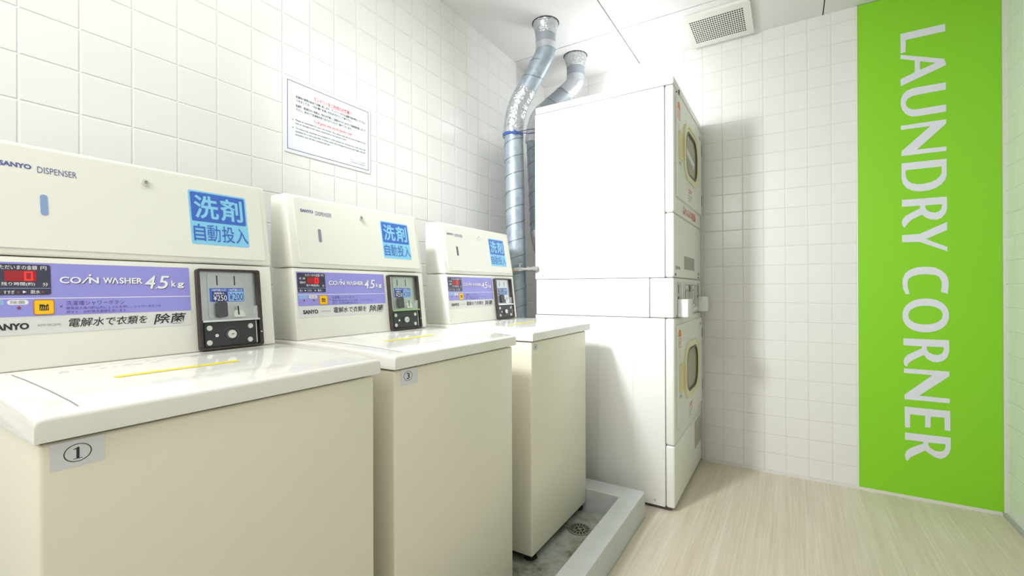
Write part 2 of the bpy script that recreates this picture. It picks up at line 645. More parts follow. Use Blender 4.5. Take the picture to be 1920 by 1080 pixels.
# ------------------------------------------------------------------ green sign on the back wall
LETTERS = [('L',[[(1.8687,2.1735),(2.0243,2.1737),(2.0242,2.1401),(1.8879,2.1402),(1.8864,2.0835),(1.8688,2.0817)]]),('A',[[(1.8688,2.0757),(2.0207,2.0162),(2.0271,1.9872),(1.8687,1.9278),(1.8688,1.961),(1.9193,1.9808),(1.9195,2.0356),(1.8687,2.0564)],[(1.9374,2.0273),(1.9921,2.0057),(1.9373,1.987)]]),('U',[[(2.0255,1.9087),(2.0254,1.8763),(1.9288,1.8744),(1.9085,1.8718),(1.8948,1.8647),(1.8869,1.8508),(1.8878,1.8332),(1.8969,1.8193),(1.9082,1.8109),(1.9241,1.8076),(2.026,1.8088),(2.0259,1.7764),(1.9307,1.7753),(1.9081,1.7775),(1.8876,1.7918),(1.8739,1.8163),(1.8684,1.8416),(1.8694,1.8655),(1.8765,1.8881),(1.8903,1.9017),(1.9109,1.9083),(1.9312,1.9095)]]),('N',[[(1.869,1.7419),(2.0258,1.7416),(2.0257,1.7219),(1.9257,1.6211),(2.0262,1.6186),(2.0261,1.5989),(1.8706,1.5993),(1.8707,1.6216),(1.9727,1.7209),(1.8689,1.7226)]]),('D',[[(1.8705,1.5647),(2.0267,1.5633),(2.0268,1.4877),(2.0228,1.4711),(2.01,1.4506),(1.9898,1.4357),(1.9656,1.4271),(1.9355,1.4261),(1.9088,1.4327),(1.8876,1.4479),(1.876,1.4681),(1.8703,1.4933)],[(1.886,1.5309),(2.0103,1.5308),(2.0102,1.5022),(2.0046,1.4882),(1.9917,1.4736),(1.9732,1.4641),(1.947,1.4593),(1.9242,1.4612),(1.9051,1.4686),(1.8936,1.4802),(1.8866,1.4963),(1.8848,1.5143)]]),('R',[[(1.8711,1.3933),(2.0272,1.392),(2.0278,1.3381),(2.0222,1.3165),(2.0094,1.2979),(1.9911,1.2906),(1.9726,1.2936),(1.9558,1.3035),(1.9416,1.3182),(1.9045,1.2967),(1.8909,1.2801),(1.8812,1.262),(1.8742,1.2686),(1.8703,1.2868),(1.8735,1.3018),(1.8852,1.3186),(1.936,1.3488),(1.9353,1.3604),(1.8717,1.3606)],[(1.9534,1.3601),(2.0108,1.3594),(2.0089,1.3399),(2.0004,1.3283),(1.9875,1.3231),(1.9727,1.3269),(1.9597,1.3371),(1.9533,1.3501)]]),('Y',[[(1.8709,1.2281),(1.9329,1.2296),(2.0279,1.2777),(2.0274,1.2415),(1.9555,1.2047),(2.0282,1.1645),(2.0282,1.1454),(1.9328,1.193),(1.8715,1.1944)]]),('C',[[(1.8839,0.9505),(1.8743,0.9774),(1.8717,1.0029),(1.8733,1.0258),(1.8823,1.0485),(1.8998,1.0659),(1.9229,1.0754),(1.9531,1.078),(1.9829,1.0742),(2.005,1.0618),(2.0213,1.0432),(2.0303,1.021),(2.0316,0.9916),(2.0282,0.9535),(2.0053,0.9622),(2.0091,0.9869),(2.0084,1.009),(2.0012,1.0288),(1.9884,1.0389),(1.9568,1.0435),(1.9304,1.0425),(1.9074,1.0344),(1.8958,1.0255),(1.89,1.0103),(1.891,0.9824),(1.8979,0.952)]]),('O',[[(2.0326,0.8561),(2.0316,0.8425),(2.0289,0.8304),(2.0245,0.8192),(2.0185,0.809),(2.0109,0.7999),(2.0019,0.7921),(1.9916,0.7857),(1.9801,0.7808),(1.9675,0.7776),(1.9532,0.776),(1.9388,0.7762),(1.926,0.7783),(1.9141,0.7822),(1.9034,0.7877),(1.8939,0.795),(1.8859,0.8037),(1.8795,0.8138),(1.8749,0.825),(1.872,0.8374),(1.8711,0.8516),(1.8721,0.8657),(1.875,0.8783),(1.8798,0.8899),(1.8863,0.9003),(1.8944,0.9095),(1.9039,0.9172),(1.9146,0.9234),(1.9265,0.9279),(1.9393,0.9307),(1.9537,0.9318),(1.9681,0.931),(1.9806,0.9285),(1.9921,0.9242),(2.0023,0.9184),(2.0113,0.9111),(2.0188,0.9024),(2.0248,0.8926),(2.0291,0.8816),(2.0317,0.8697)],[(2.0112,0.857),(2.0105,0.8491),(2.0086,0.8424),(2.0054,0.8362),(2.001,0.8305),(1.9954,0.8256),(1.9889,0.8213),(1.9813,0.8178),(1.9729,0.8151),(1.9635,0.8133),(1.9526,0.8124),(1.9416,0.8125),(1.9321,0.8136),(1.9234,0.8156),(1.9157,0.8186),(1.9089,0.8225),(1.9031,0.8272),(1.8985,0.8326),(1.8952,0.8388),(1.8932,0.8456),(1.8925,0.8537),(1.8932,0.8618),(1.8953,0.8687),(1.8987,0.8751),(1.9033,0.8808),(1.9091,0.8858),(1.9159,0.8901),(1.9237,0.8935),(1.9324,0.896),(1.9419,0.8976),(1.9529,0.8983),(1.9638,0.898),(1.9732,0.8967),(1.9816,0.8945),(1.9891,0.8915),(1.9957,0.8875),(2.0011,0.8829),(2.0055,0.8775),(2.0087,0.8715),(2.0106,0.8648)]]),('R',[[(1.8746,0.7443),(2.0322,0.7446),(2.0327,0.6932),(2.0254,0.6658),(2.0126,0.6501),(1.9925,0.641),(1.974,0.6435),(1.9573,0.6541),(1.9468,0.6722),(1.9099,0.6468),(1.8925,0.6303),(1.8866,0.613),(1.8769,0.6188),(1.8743,0.6389),(1.879,0.6545),(1.8888,0.668),(1.9398,0.7018),(1.9398,0.7108),(1.8745,0.7117)],[(1.9556,0.7113),(2.0147,0.7116),(2.0139,0.6968),(2.0073,0.6816),(1.9944,0.6743),(1.9797,0.6757),(1.9648,0.6835),(1.9574,0.6955)]]),('N',[[(1.8758,0.604),(2.0325,0.603),(2.0324,0.582),(1.9293,0.4823),(2.0338,0.4809),(2.0337,0.4604),(1.8779,0.4596),(1.8772,0.4808),(1.9762,0.5817),(1.8757,0.5826)]]),('E',[[(1.8774,0.4255),(2.0349,0.4255),(2.035,0.3365),(2.0167,0.3354),(2.0152,0.3933),(1.9685,0.3907),(1.9683,0.3399),(1.9497,0.3394),(1.9499,0.3923),(1.8972,0.392),(1.8966,0.3286),(1.8785,0.3282)]]),('R',[[(1.8784,0.3044),(2.0362,0.3064),(2.0361,0.2574),(2.0308,0.2355),(2.0187,0.2145),(2.0013,0.2041),(1.9837,0.2078),(1.9643,0.2207),(1.9501,0.2323),(1.9156,0.2067),(1.8973,0.1912),(1.888,0.1734),(1.8806,0.1783),(1.8777,0.1971),(1.8826,0.2174),(1.8974,0.2346),(1.943,0.2634),(1.9441,0.2717),(1.8783,0.2709)],[(1.9599,0.2711),(2.0182,0.2738),(2.0188,0.259),(2.0119,0.2436),(2.0014,0.237),(1.9838,0.2371),(1.9697,0.2454),(1.9609,0.258)]])]
sign = thing('wall_sign', (1.955, YB - 0.005, 1.18), 'tall lime green board with large white sideways lettering on the back wall', 'sign')
sx, sy, sz = sign.location


def smap(a, b, h):
    return Vector((a - sx, (YB - 0.0008 - h) - sy, b - sz))


solid('board', rrect(1.7065, 2.2035, 0.013, H - 0.003), smap, 0.0, 0.0062, GREEN, sign)
solid('edge_strip', rrect(1.7005, 1.7063, 0.013, H - 0.003), smap, 0.0, 0.0085, SIGNEDGE, sign)
for ch, loops in LETTERS:
    bm = bmesh.new()
    prism(bm, loops[0], smap, 0.0063, 0.0071, loops[1:] if len(loops) > 1 else [])
    link('letter', bm, SIGNW, sign)

# ------------------------------------------------------------------ ventilation grille in the ceiling
vent = thing('ceiling_vent', (1.11, 2.575, H), 'square cream ventilation grille with rows of small holes in the ceiling', 'vent')
vx, vy, vz = vent.location


def vmap(a, b, h):
    return Vector((a - vx, b - vy, H - h - vz))


bm = bmesh.new()
V0, V1 = (0.955, 2.415), (1.265, 2.738)
HX0, HX1, HY0, HY1 = 0.982, 1.232, 2.462, 2.695
prism(bm, rrect(V0[0], V1[0], V0[1], V1[1], 0.012), vmap, 0.0006, 0.016, [rrect(HX0 - 0.004, HX1 + 0.004, HY0 - 0.004, HY1 + 0.004)])
link('frame', bm, VENTP, vent)
bm = bmesh.new()
nx, ny = 24, 12
px, py = (HX1 - HX0) / nx, (HY1 - HY0) / ny
cx = [HX0 - 0.004]
for i in range(nx):
    cx += [HX0 + px * (i + 0.15), HX0 + px * (i + 0.85)]
cx.append(HX1 + 0.004)
cy = [HY0 - 0.004]
for i in range(ny):
    cy += [HY0 + py * (i + 0.17), HY0 + py * (i + 0.83)]
cy.append(HY1 + 0.004)
grid = [[bm.verts.new(vmap(x, y, 0.0155)) for y in cy] for x in cx]
for i in range(len(cx) - 1):
    for j in range(len(cy) - 1):
        if i % 2 == 1 and j % 2 == 1:
            continue
        bm.faces.new((grid[i][j], grid[i][j + 1], grid[i + 1][j + 1], grid[i + 1][j]))
r = bmesh.ops.extrude_face_region(bm, geom=list(bm.faces))
for e in r['geom']:
    if isinstance(e, bmesh.types.BMVert):
        e.co.z += 0.0007
link('perforated_plate', bm, VENTP, vent)
solid('hole_shade_sheet', rrect(HX0 - 0.004, HX1 + 0.004, HY0 - 0.004, HY1 + 0.004), vmap, 0.0007, 0.0142, BLACK, vent)  # black sheet painting the shade seen through the holes

# ------------------------------------------------------------------ raised kerb and trough under the washers
KX0, KX1, KY1, KZ = 0.808, 0.888, 1.960, 0.109
PZ = 0.022
trough = thing('washer_trough', (0.45, 0.6, 0.0), 'grey painted kerb and grimy wet trough beneath the three washers', 'drain trough')
tx, ty, tz = trough.location
bm = bmesh.new()
prof = [(0.002, -1.6), (KX1, -1.6), (KX1, KY1), (0.002, KY1)]
inner = [(0.002 + 0.0005, -1.52), (KX0, -1.52), (KX0, 1.857), (0.0025, 1.857)]
# kerb: two arms of an L, bevelled
box(bm, (KX0, -1.6, 0.0002), (KX1, KY1, KZ), 0.004, 2, trough.location)
kerb1 = link('kerb', bm, CURB, trough)
bm = bmesh.new()
box(bm, (0.002, 1.857, 0.0002), (KX0 + 0.004, KY1, KZ - 0.0001), 0.004, 2, trough.location)
link('kerb', bm, CURB, trough)
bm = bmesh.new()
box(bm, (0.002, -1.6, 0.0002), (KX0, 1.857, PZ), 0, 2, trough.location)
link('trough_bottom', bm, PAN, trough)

drain = thing('floor_drain', (0.704, 1.678, PZ + 0.0002), 'round slotted metal drain grate in the trough by the third washer', 'drain')


def dmap(a, b, h):
    return Vector((a, b, h))


solid('drain_cup', ellipse(0, 0, 0.040, n=40), dmap, 0.0, 0.0008, BLACK, drain)
bm = bmesh.new()
prism(bm, ellipse(0, 0, 0.046, n=48), dmap, 0.0, 0.0035, [list(reversed(ellipse(0, 0, 0.0385, n=48)))])
prism(bm, ellipse(0, 0, 0.0225, n=32), dmap, 0.0009, 0.0034, [list(reversed(ellipse(0, 0, 0.0185, n=32)))])
prism(bm, ellipse(0, 0, 0.0085, n=24), dmap, 0.0009, 0.0034)
for i in range(16):
    t = 2 * math.pi * i / 16
    c, s = math.cos(t), math.sin(t)
    q = []
    for rr, ww in ((0.0215, -0.0021), (0.0395, -0.0030), (0.0395, 0.0030), (0.0215, 0.0021)):
        q.append((rr * c - ww * s, rr * s + ww * c))
    prism(bm, q, dmap, 0.0009, 0.0033)
for i in range(4):
    t = 2 * math.pi * (i + 0.5) / 4
    c, s = math.cos(t), math.sin(t)
    q = []
    for rr, ww in ((0.0075, -0.0022), (0.0195, -0.0022), (0.0195, 0.0022), (0.0075, 0.0022)):
        q.append((rr * c - ww * s, rr * s + ww * c))
    prism(bm, q, dmap, 0.0009, 0.0033)
link('grate', bm, DRAINM, drain)

# ------------------------------------------------------------------ coin washers
K = 0.95


def WX(x):
    return 1.42096 - (1.42096 - x) * K


def WZ(z):
    return 0.98217 + (z - 0.98217) * K


def make_washer(y0):
    bx, bz = WX(0.37), PZ + 0.0002
    by = y0 + 0.27 * K
    t = thing('coin_washer', (bx, by, bz), 'x', 'washing machine', 'coin washers in a row along the left wall')

    def P(x, s, z):
        return Vector((WX(x) - bx, (s - 0.27) * K, WZ(z) - bz))

    def pbox(bm, lo, hi, r=0.0, seg=3):
        a, b = P(*lo), P(*hi)
        box(bm, a, b, r, seg)

    # sheet metal cabinet, feet
    bm = bmesh.new()
    pbox(bm, (0.105, 0.001, 0.004), (0.620, 0.537, 0.7868), 0.005, 3)
    smooth_by_angle(link('cabinet', bm, CREAM, t))
    for fx in (0.15, 0.585):
        for fs in (0.05, 0.495):
            bm = bmesh.new()
            c = P(fx, fs, 0.0)
            tube(bm, [(c.x, c.y, 0.0), (c.x, c.y, 0.010), (c.x, c.y, 0.0101), (c.x, c.y, WZ(0.006) - bz)], [0.024, 0.022, 0.014, 0.014], 20)
            link('foot', bm, RUBBER, t)
    # dark box whose colour stands for the shade in the gap under the cabinet
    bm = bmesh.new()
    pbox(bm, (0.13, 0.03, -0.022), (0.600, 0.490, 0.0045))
    link('dark_under_block', bm, DARKGREY, t)

    bm = bmesh.new()
    pbox(bm, (0.112, 0.004, 0.7865), (0.614, 0.514, 0.7915))
    link('cover_joint', bm, mat('joint_brown', (128, 120, 92), 0.6), t)

    # top cover: rounded slab, slightly crowned
    bm = bmesh.new()
    prof = [(0.100, 0.7912), (0.6275, 0.7912)]
    rr = 0.008
    for i in range(7):
        a = math.radians(90 * i / 6)
        prof.append((0.628 - rr + rr * math.cos(a), 0.8245 - rr + rr * math.sin(a)))
    prof += [(0.57, 0.8285), (0.48, 0.8325), (0.36, 0.8355), (0.24, 0.8360), (0.100, 0.8360)]
    svals = [-0.0045, -0.0035, -0.0005, 0.004]
    drop = [0.007, 0.003, 0.0008, 0.0]
    stations = list(zip(svals, drop)) + [(0.5485 - (a + 0.0045), b) for a, b in reversed(list(zip(svals, drop)))]
    rings = []
    for s, d in stations:
        rings.append([bm.verts.new(P(x, s, max(0.7912, z - d * (1 if z > 0.80 else 0)))) for x, z in prof])
    n = len(prof)
    for i in range(len(rings) - 1):
        for k in range(n):
            j = (k + 1) % n
            bm.faces.new((rings[i][k], rings[i][j], rings[i + 1][j], rings[i + 1][k]))
    bm.faces.new(rings[0])
    bm.faces.new(list(reversed(rings[-1])))
    smooth_by_angle(link('top_cover', bm, LIDW, t), 40)

    # lid panel let into the top cover
    def topz(x):
        pts = [(0.10, 0.836), (0.24, 0.836), (0.36, 0.8355), (0.48, 0.8325), (0.57, 0.8285), (0.615, 0.8245)]
        for (xa, za), (xb, zb) in zip(pts, pts[1:]):
            if x <= xb:
                return za + (zb - za) * (x - xa) / (xb - xa)
        return pts[-1][1]

    bm = bmesh.new()
    cols = []
    S0, S1 = 0.043, 0.506
    xsl = [0.276, 0.30, 0.36, 0.42, 0.48, 0.53, 0.575, 0.604]
    for i, x in enumerate(xsl):
        e = 0.0 if i in (0, len(xsl) - 1) else 0.0018
        cols.append([bm.verts.new(P(x, s, topz(x) + (0.0022 if 0 < k < 3 and e else 0.0003))) for k, s in enumerate((S0, S0 + 0.004, S1 - 0.004, S1))])
    for i in range(len(xsl) - 1):
        for k in range(3):
            bm.faces.new((cols[i][k], cols[i][k + 1], cols[i + 1][k + 1], cols[i + 1][k]))
    lid = smooth_by_angle(link('lid', bm, LIDW, t), 25)

    def lidmap(s, x, h):
        return P(x, s, topz(x) + 0.0026 + h)

    bm = bmesh.new()
    for s0, s1 in ((0.128, 0.255), (0.257, 0.300), (0.302, 0.327)):
        ys_ = [(s0, 0.4440), (s1, 0.4440), (s1, 0.4610), (s0, 0.4610)]
        prism(bm, ys_, lidmap, 0.0, 0.0003)
    link('yellow_tape_strip', bm, YSTRIP, lid)
    # faded instruction print: short worn dashes
    rnd = random.Random(3)
    wp = mat('worn_print_grey', (214, 214, 212), 0.4)
    for row, xx in enumerate((0.305, 0.322, 0.338)):
        bm = bmesh.new()
        s = 0.075
        while s < 0.33:
            w = rnd.uniform(0.006, 0.016)
            if rnd.random() < 0.5:
                prism(bm, [(s, xx), (s + w, xx), (s + w, xx + 0.0022), (s, xx + 0.0022)], lidmap, 0.0, 0.0002)
            s += w + rnd.uniform(0.004, 0.014)
        link('worn_print', bm, wp, lid)
    solid('worn_print', rrect(0.30, 0.325, 0.296, 0.312), lidmap, 0.0, 0.0002, wp, lid)
    # fine dark joint line around the lid
    bm = bmesh.new()
    for a in ((S0 - 0.0016, S0 + 0.0004),):
        q = [(x, a[0]) for x in xsl] + [(x, a[1]) for x in reversed(xsl)]
        vs = [bm.verts.new(P(x, s, topz(x) + 0.0006)) for x, s in q]
        m_ = len(xsl)
        for i in range(m_ - 1):
            bm.faces.new((vs[i], vs[i + 1], vs[2 * m_ - 2 - i], vs[2 * m_ - 1 - i]))
    link('lid_joint', bm, mat('lid_joint_grey', (150, 150, 142), 0.6), lid)

    # control console (lower) and dispenser housing (upper)
    W = 0.538
    bm = bmesh.new()
    prof = [(0.112, 0.8362), (0.238, 0.8362), (0.2145, 1.0445), (0.112, 1.0445)]
    ra = [bm.verts.new(P(x, 0.002, z)) for x, z in prof]
    rb = [bm.verts.new(P(x, W - 0.002, z)) for x, z in prof]
    for k in range(4):
        j = (k + 1) % 4
        bm.faces.new((ra[k], ra[j], rb[j], rb[k]))
    bm.faces.new(ra)
    bm.faces.new(list(reversed(rb)))
    bmesh.ops.bevel(bm, geom=list(bm.edges), offset=0.004, segments=3, profile=0.5, affect='EDGES')
    smooth_by_angle(link('control_console', bm, CREAM_FACE, t))
    bm = bmesh.new()
    prof = [(0.108, 1.0463), (0.2165, 1.0463), (0.1795, 1.262), (0.108, 1.262)]
    ra = [bm.verts.new(P(x, 0.0, z)) for x, z in prof]
    rb = [bm.verts.new(P(x, W, z)) for x, z in prof]
    for k in range(4):
        j = (k + 1) % 4
        bm.faces.new((ra[k], ra[j], rb[j], rb[k]))
    bm.faces.new(ra)
    bm.faces.new(list(reversed(rb)))
    bmesh.ops.bevel(bm, geom=list(bm.edges), offset=0.005, segments=3, profile=0.5, affect='EDGES')
    smooth_by_angle(link('dispenser_housing', bm, CREAM_FACE, t))

    def plane(x0, z0, x1, z1):
        dx, dz = x1 - x0, z1 - z0
        ln = math.hypot(dx, dz)
        nx_, nz_ = dz / ln, -dx / ln

        def f(s, z, h):
            k = (z - z0) / dz
            return P(x0 + dx * k + nx_ * h, s, z + nz_ * h)
        return f
    LO = plane(0.238, 0.8362, 0.2145, 1.0445)
    UP = plane(0.2165, 1.0463, 0.1795, 1.262)

    # ---- dispenser door with lock, window and print
    bm = bmesh.new()
    prism(bm, rrect(0.0245, 0.5215, 1.0600, 1.2540, 0.009), UP, 0.0004, 0.0022)
    bmesh.ops.bevel(bm, geom=[e for e in bm.edges if e.calc_face_angle(0) > 0.5], offset=0.0008, segments=2, affect='EDGES')
    door = smooth_by_angle(link('dispenser_door', bm, CREAM_FACE, t))
    lettering('door_lettering', [('SANYO', 0.0424, 0.0848, 1.2115, 1.2210, 0.045),
                                 ('DISPENSER', 0.0925, 0.1490, 1.2075, 1.2200, 0.0)], UP, 0.0026, BLUEINK, door)
    win = solid('powder_window', rrect(0.0940, 0.1045, 1.1250, 1.1655, 0.0048), UP, 0.0020, 0.0030, BLUEGREY, door)
    bm = bmesh.new()
    prism(bm, ellipse(0.2635, 1.2215, 0.0075, 0.0078), UP, 0.0022, 0.0062)
    prism(bm, ellipse(0.2635, 1.2215, 0.0056, 0.0058), UP, 0.0062, 0.0072)
    lk = link('door_lock', bm, BRIGHTMETAL, door)
    bm = bmesh.new()
    prism(bm, ellipse(0.2640, 1.2215, 0.0030, 0.0031, 20), UP, 0.0072, 0.0076, [list(reversed(ellipse(0.2640, 1.2215, 0.0021, 0.0022, 20)))])
    prism(bm, rrect(0.2634, 0.2646, 1.2215, 1.2255), UP, 0.0072, 0.0077)
    link('lock_keyway', bm, DARKGREY, door)

    # ---- blue sticker
    st = solid('detergent_sticker', rrect(0.3475, 0.4820, 1.0915, 1.2240, 0.005), UP, 0.0022, 0.0026, LBLUE, t)
    solid('blue_panel', rrect(0.3515, 0.4780, 1.1480, 1.2200, 0.004), UP, 0.0026, 0.0029, BLUE, st)
    lettering('light_characters', [('洗', 0.3580, 0.4130, 1.1550, 1.2135, 0.022), ('剤', 0.4170, 0.4715, 1.1550, 1.2135, 0.022)], UP, 0.0032, LBLUE, st)
    lettering('blue_characters', [('自', 0.3530, 0.3790, 1.1000, 1.1415, 0.012), ('動', 0.3830, 0.4130, 1.1000, 1.1415, 0.0),
                                  ('投', 0.4165, 0.4465, 1.1000, 1.1415, 0.006), ('入', 0.4490, 0.4800, 1.1000, 1.1400, 0.006)], UP, 0.0031, BLUE, st)

    # ---- lilac control label
    lab = solid('control_label', rrect(0.0100, 0.3385, 0.9010, 1.0340, 0.004), LO, 0.0003, 0.0008, LABELW, t)
    solid('lilac_field', rrect(0.0108, 0.3378, 0.9340, 1.0333, 0.002), LO, 0.0008, 0.0011, PURPLE, lab)
    solid('white_rule', rrect(0.0108, 0.3378, 0.9662, 0.9676), LO, 0.0011, 0.0013, WHITEINK, lab)
    solid('display', rrect(0.0130, 0.1040, 0.9735, 1.0300, 0.004), LO, 0.0011, 0.0017, DARKDISP, lab)
    solid('led_window', rrect(0.0440, 0.0845, 0.9985, 1.0180, 0.001), LO, 0.0017, 0.0019, LEDOFF, lab)
    bm = bmesh.new()
    prism(bm, rrect(0.0690, 0.0800, 1.0000, 1.0165), LO, 0.0019, 0.0021, [list(reversed(rrect(0.0712, 0.0778, 1.0022, 1.0143)))])
    link('lit_digit', bm, LEDON, lab)
    dw = [('ただいまの金額', 0.0380, 0.0860, 1.0200, 1.0280, 0.004), ('円', 0.0905, 0.0985, 1.0200, 1.0272, 0.004),
          ('点 滅', 0.0180, 0.0380, 1.0110, 1.0170, 0.004), ('運転中', 0.0200, 0.0380, 0.9990, 1.0055, 0.004),
          ('残り時間(約)', 0.0400, 0.0825, 0.9895, 0.9970, 0.004), ('分', 0.0925, 0.1000, 0.9895, 0.9965, 0.004),
          ('洗い', 0.0180, 0.0270, 0.9755, 0.9825, 0.004), ('すすぎ', 0.0425, 0.0560, 0.9755, 0.9820, 0.004),
          ('脱水', 0.0765, 0.0890, 0.9755, 0.9825, 0.004), ('▶', 0.0340, 0.0390, 0.9765, 0.9815), ('▶', 0.0665, 0.0715, 0.9765, 0.9815)]
    lettering('display_lettering', dw, LO, 0.0020, WHITEINK, lab)
    solid('display_rule', rrect(0.0145, 0.1030, 0.9855, 0.9862), LO, 0.0017, 0.0019, CYANL, lab)
    lampm = mat('dull_red_lamp', (150, 62, 84), 0.4)
    for sx_, zz in ((0.0610, 0.9785), (0.0925, 0.9785), (0.0300, 0.9500), (0.0610, 0.9500)):
        w = 0.0022 if zz > 0.97 else 0.0032
        solid('indicator_lamp', [(sx_ - w, zz), (sx_, zz - w), (sx_ + w, zz), (sx_, zz + w)], LO, 0.0018, 0.0020, lampm, lab)
    solid('pale_blue_mark', rrect(0.0150, 0.0420, 0.9560, 0.9645, 0.001), LO, 0.0011, 0.0013, CYANL, lab)
    solid('white_oval', rrect(0.0465, 0.0735, 0.9555, 0.9645, 0.0044), LO, 0.0011, 0.0013, WHITEINK, lab)
    lettering('mark_lettering', [('クリーニング', 0.0165, 0.0410, 0.9575, 0.9635, 0.0), ('除菌', 0.0505, 0.0690, 0.9570, 0.9632, 0.004)], LO, 0.0016, GREYINK, lab)
    bm = bmesh.new()
    prism(bm, rrect(0.0795, 0.1075, 0.9360, 0.9642, 0.004), LO, 0.0011, 0.0020)
    bt = link('shower_button', bm, [ORRIM], lab)
    solid('button_cap', rrect(0.0808, 0.1062, 0.9373, 0.9629, 0.003), LO, 0.0020, 0.0026, YELLOW, lab)
    bm = bmesh.new()
    prism(bm, [(0.0872, 0.9440), (0.0995, 0.9440), (0.0995, 0.9530), (0.0985, 0.9560), (0.0955, 0.9530), (0.0930, 0.9550), (0.0872, 0.9555)], LO, 0.0026, 0.0028)
    link('button_icon', bm, INK, lab)
    bm = bmesh.new()
    for q in range(4):
        a = 0.0882 + q * 0.0028
        prism(bm, [(a, 0.9452), (a + 0.0009, 0.9452), (a + 0.0022, 0.9515), (a + 0.0013, 0.9515)], LO, 0.0028, 0.0030)
    link('icon_stripes', bm, YELLOW, lab)
    title = [('CO', 0.1160, 0.1475, 0.9950, 1.0082, 0.025), ('N', 0.1590, 0.1745, 0.9953, 1.0080, 0.03),
             ('W', 0.1810, 0.1965, 0.9953, 1.0080, 0.03), ('Λ', 0.1950, 0.2065, 0.9953, 1.0080, 0.03),
             ('SHER', 0.2075, 0.2475, 0.9953, 1.0080, 0.03),
             ('4', 0.2515, 0.2710, 0.9845, 1.0135, 0.01, 0.22), ('.', 0.2705, 0.2735, 0.9845, 0.9875, 0.0),
             ('5', 0.2740, 0.2975, 0.9845, 1.0135, 0.01, 0.22), ('k', 0.3010, 0.3100, 0.9890, 1.0030, 0.03),
             ('g', 0.3125, 0.3260, 0.9855, 0.9985, 0.03)]

    def title_mesh(name, dx, dz, h, m_):
        o = lettering(name, [(i[0], i[1] + dx, i[2] + dx, i[3] + dz, i[4] + dz) + tuple(i[5:]) for i in title], LO, h, m_, lab)
        bm = bmesh.new()
        bm.from_mesh(o.data)
        f0 = len(bm.faces)
        for q in ([(0.1470, 0.9953), (0.1500, 0.9953), (0.1600, 1.0080), (0.1570, 1.0080)], ellipse(0.1610, 1.0118, 0.0021, 0.0021, 14)):
            prism(bm, [(a + dx, b + dz) for a, b in q], LO, h - 0.0001, h)
        bm.to_mesh(o.data)
        bm.free()
        return o
    title_mesh('title_shadow', 0.0011, -0.0013, 0.0014, SHADOWINK)
    title_mesh('title_lettering', 0.0, 0.0, 0.0017, WHITEINK)
    lettering('violet_lettering', [('◀', 0.1145, 0.1185, 0.9480, 0.9535), ('洗濯槽シャワーボタン', 0.1240, 0.2145, 0.9520, 0.9615, 0.0),
                                   ('硬貨投入後10秒以内に上ぶたを押し、シャワーボタンを', 0.1240, 0.2790, 0.9440, 0.9500, 0.0),
                                   ('押すと、20秒間洗濯槽を洗います。', 0.1240, 0.2190, 0.9365, 0.9425, 0.0)], LO, 0.0014, LILACINK, lab)
    lettering('maker_lettering', [('SANYO', 0.0245, 0.0732, 0.9105, 0.9225, 0.045)], LO, 0.0012, INK, lab)
    lettering('slogan_lettering', [('電解水で衣類を', 0.1270, 0.2530, 0.9100, 0.9275, 0.008, 0.2),
                                 ('除菌', 0.2640, 0.3270, 0.9060, 0.9295, 0.014, 0.2)], LO, 0.0012, INK, lab)
    lettering('grey_lettering', [('ASW-45CJ(W)', 0.0840, 0.1160, 0.9135, 0.9190, 0.0)], LO, 0.0012, GREYINK, lab)

    # ---- coin mechanism
    bm = bmesh.new()
    prism(bm, rrect(0.3490, 0.4975, 0.8375, 1.0312, 0.006), LO, 0.0003, 0.0135,
          [list(reversed(rrect(0.3550, 0.4890, 0.8425, 1.0262, 0.004)))])
    cb = link('coin_box', bm, COINFRAME, t)
    tag(cb, 'dark brown framed coin box')
    solid('coin_plate', rrect(0.3552, 0.4888, 0.9050, 1.0260, 0.003), LO, 0.0003, 0.0028, COINMETAL, cb)
    bm = bmesh.new()
    prism(bm, rrect(0.3740, 0.4640, 0.9120, 1.0215, 0.006), LO, 0.0028, 0.0045)
    bmesh.ops.bevel(bm, geom=[e for e in bm.edges if e.calc_face_angle(0) > 0.6], offset=0.001, segments=2, affect='EDGES')
    link('raised_plate', bm, COINMETAL, cb)
    for ss in (0.3960, 0.4370):
        solid('coin_slot', rrect(ss - 0.0013, ss + 0.0013, 0.9925, 1.0160), LO, 0.0045, 0.0048, BLACK, cb)
    pr_ = solid('price_label', rrect(0.3780, 0.4580, 0.9520, 0.9855, 0.002), LO, 0.0045, 0.0050, BLUE, cb)
    solid('price_field', rrect(0.4205, 0.4565, 0.9535, 0.9765), LO, 0.0050, 0.0052, CYANL, cb)
    solid('price_black_patch', rrect(0.3835, 0.4180, 0.9530, 0.9770), LO, 0.0050, 0.0052, mat('price_dark', (46, 60, 112), 0.4), cb)
    lettering('price_header', [('100円投入口', 0.3830, 0.4150, 0.9780, 0.9835, 0.01), ('100円投入口', 0.4225, 0.4540, 0.9780, 0.9835, 0.01),
                               ('洗剤投入', 0.3870, 0.4120, 0.9700, 0.9755, 0.02), ('¥250', 0.3855, 0.4165, 0.9545, 0.9685, 0.0)], LO, 0.0055, WHITEINK, cb)
    lettering('price_lettering', [('¥200', 0.4220, 0.4555, 0.9550, 0.9735, 0.0)], LO, 0.0055, mat('price_navy', (44, 66, 140), 0.4), cb)
    bm = bmesh.new()
    prism(bm, rrect(0.3895, 0.4125, 0.9135, 0.9515, 0.006), LO, 0.0045, 0.0150)
    bmesh.ops.bevel(bm, geom=[e for e in bm.edges if e.calc_face_angle(0) > 0.8], offset=0.002, segments=2, affect='EDGES')
    smooth_by_angle(link('return_button', bm, DARKGREY, cb))
    bm = bmesh.new()
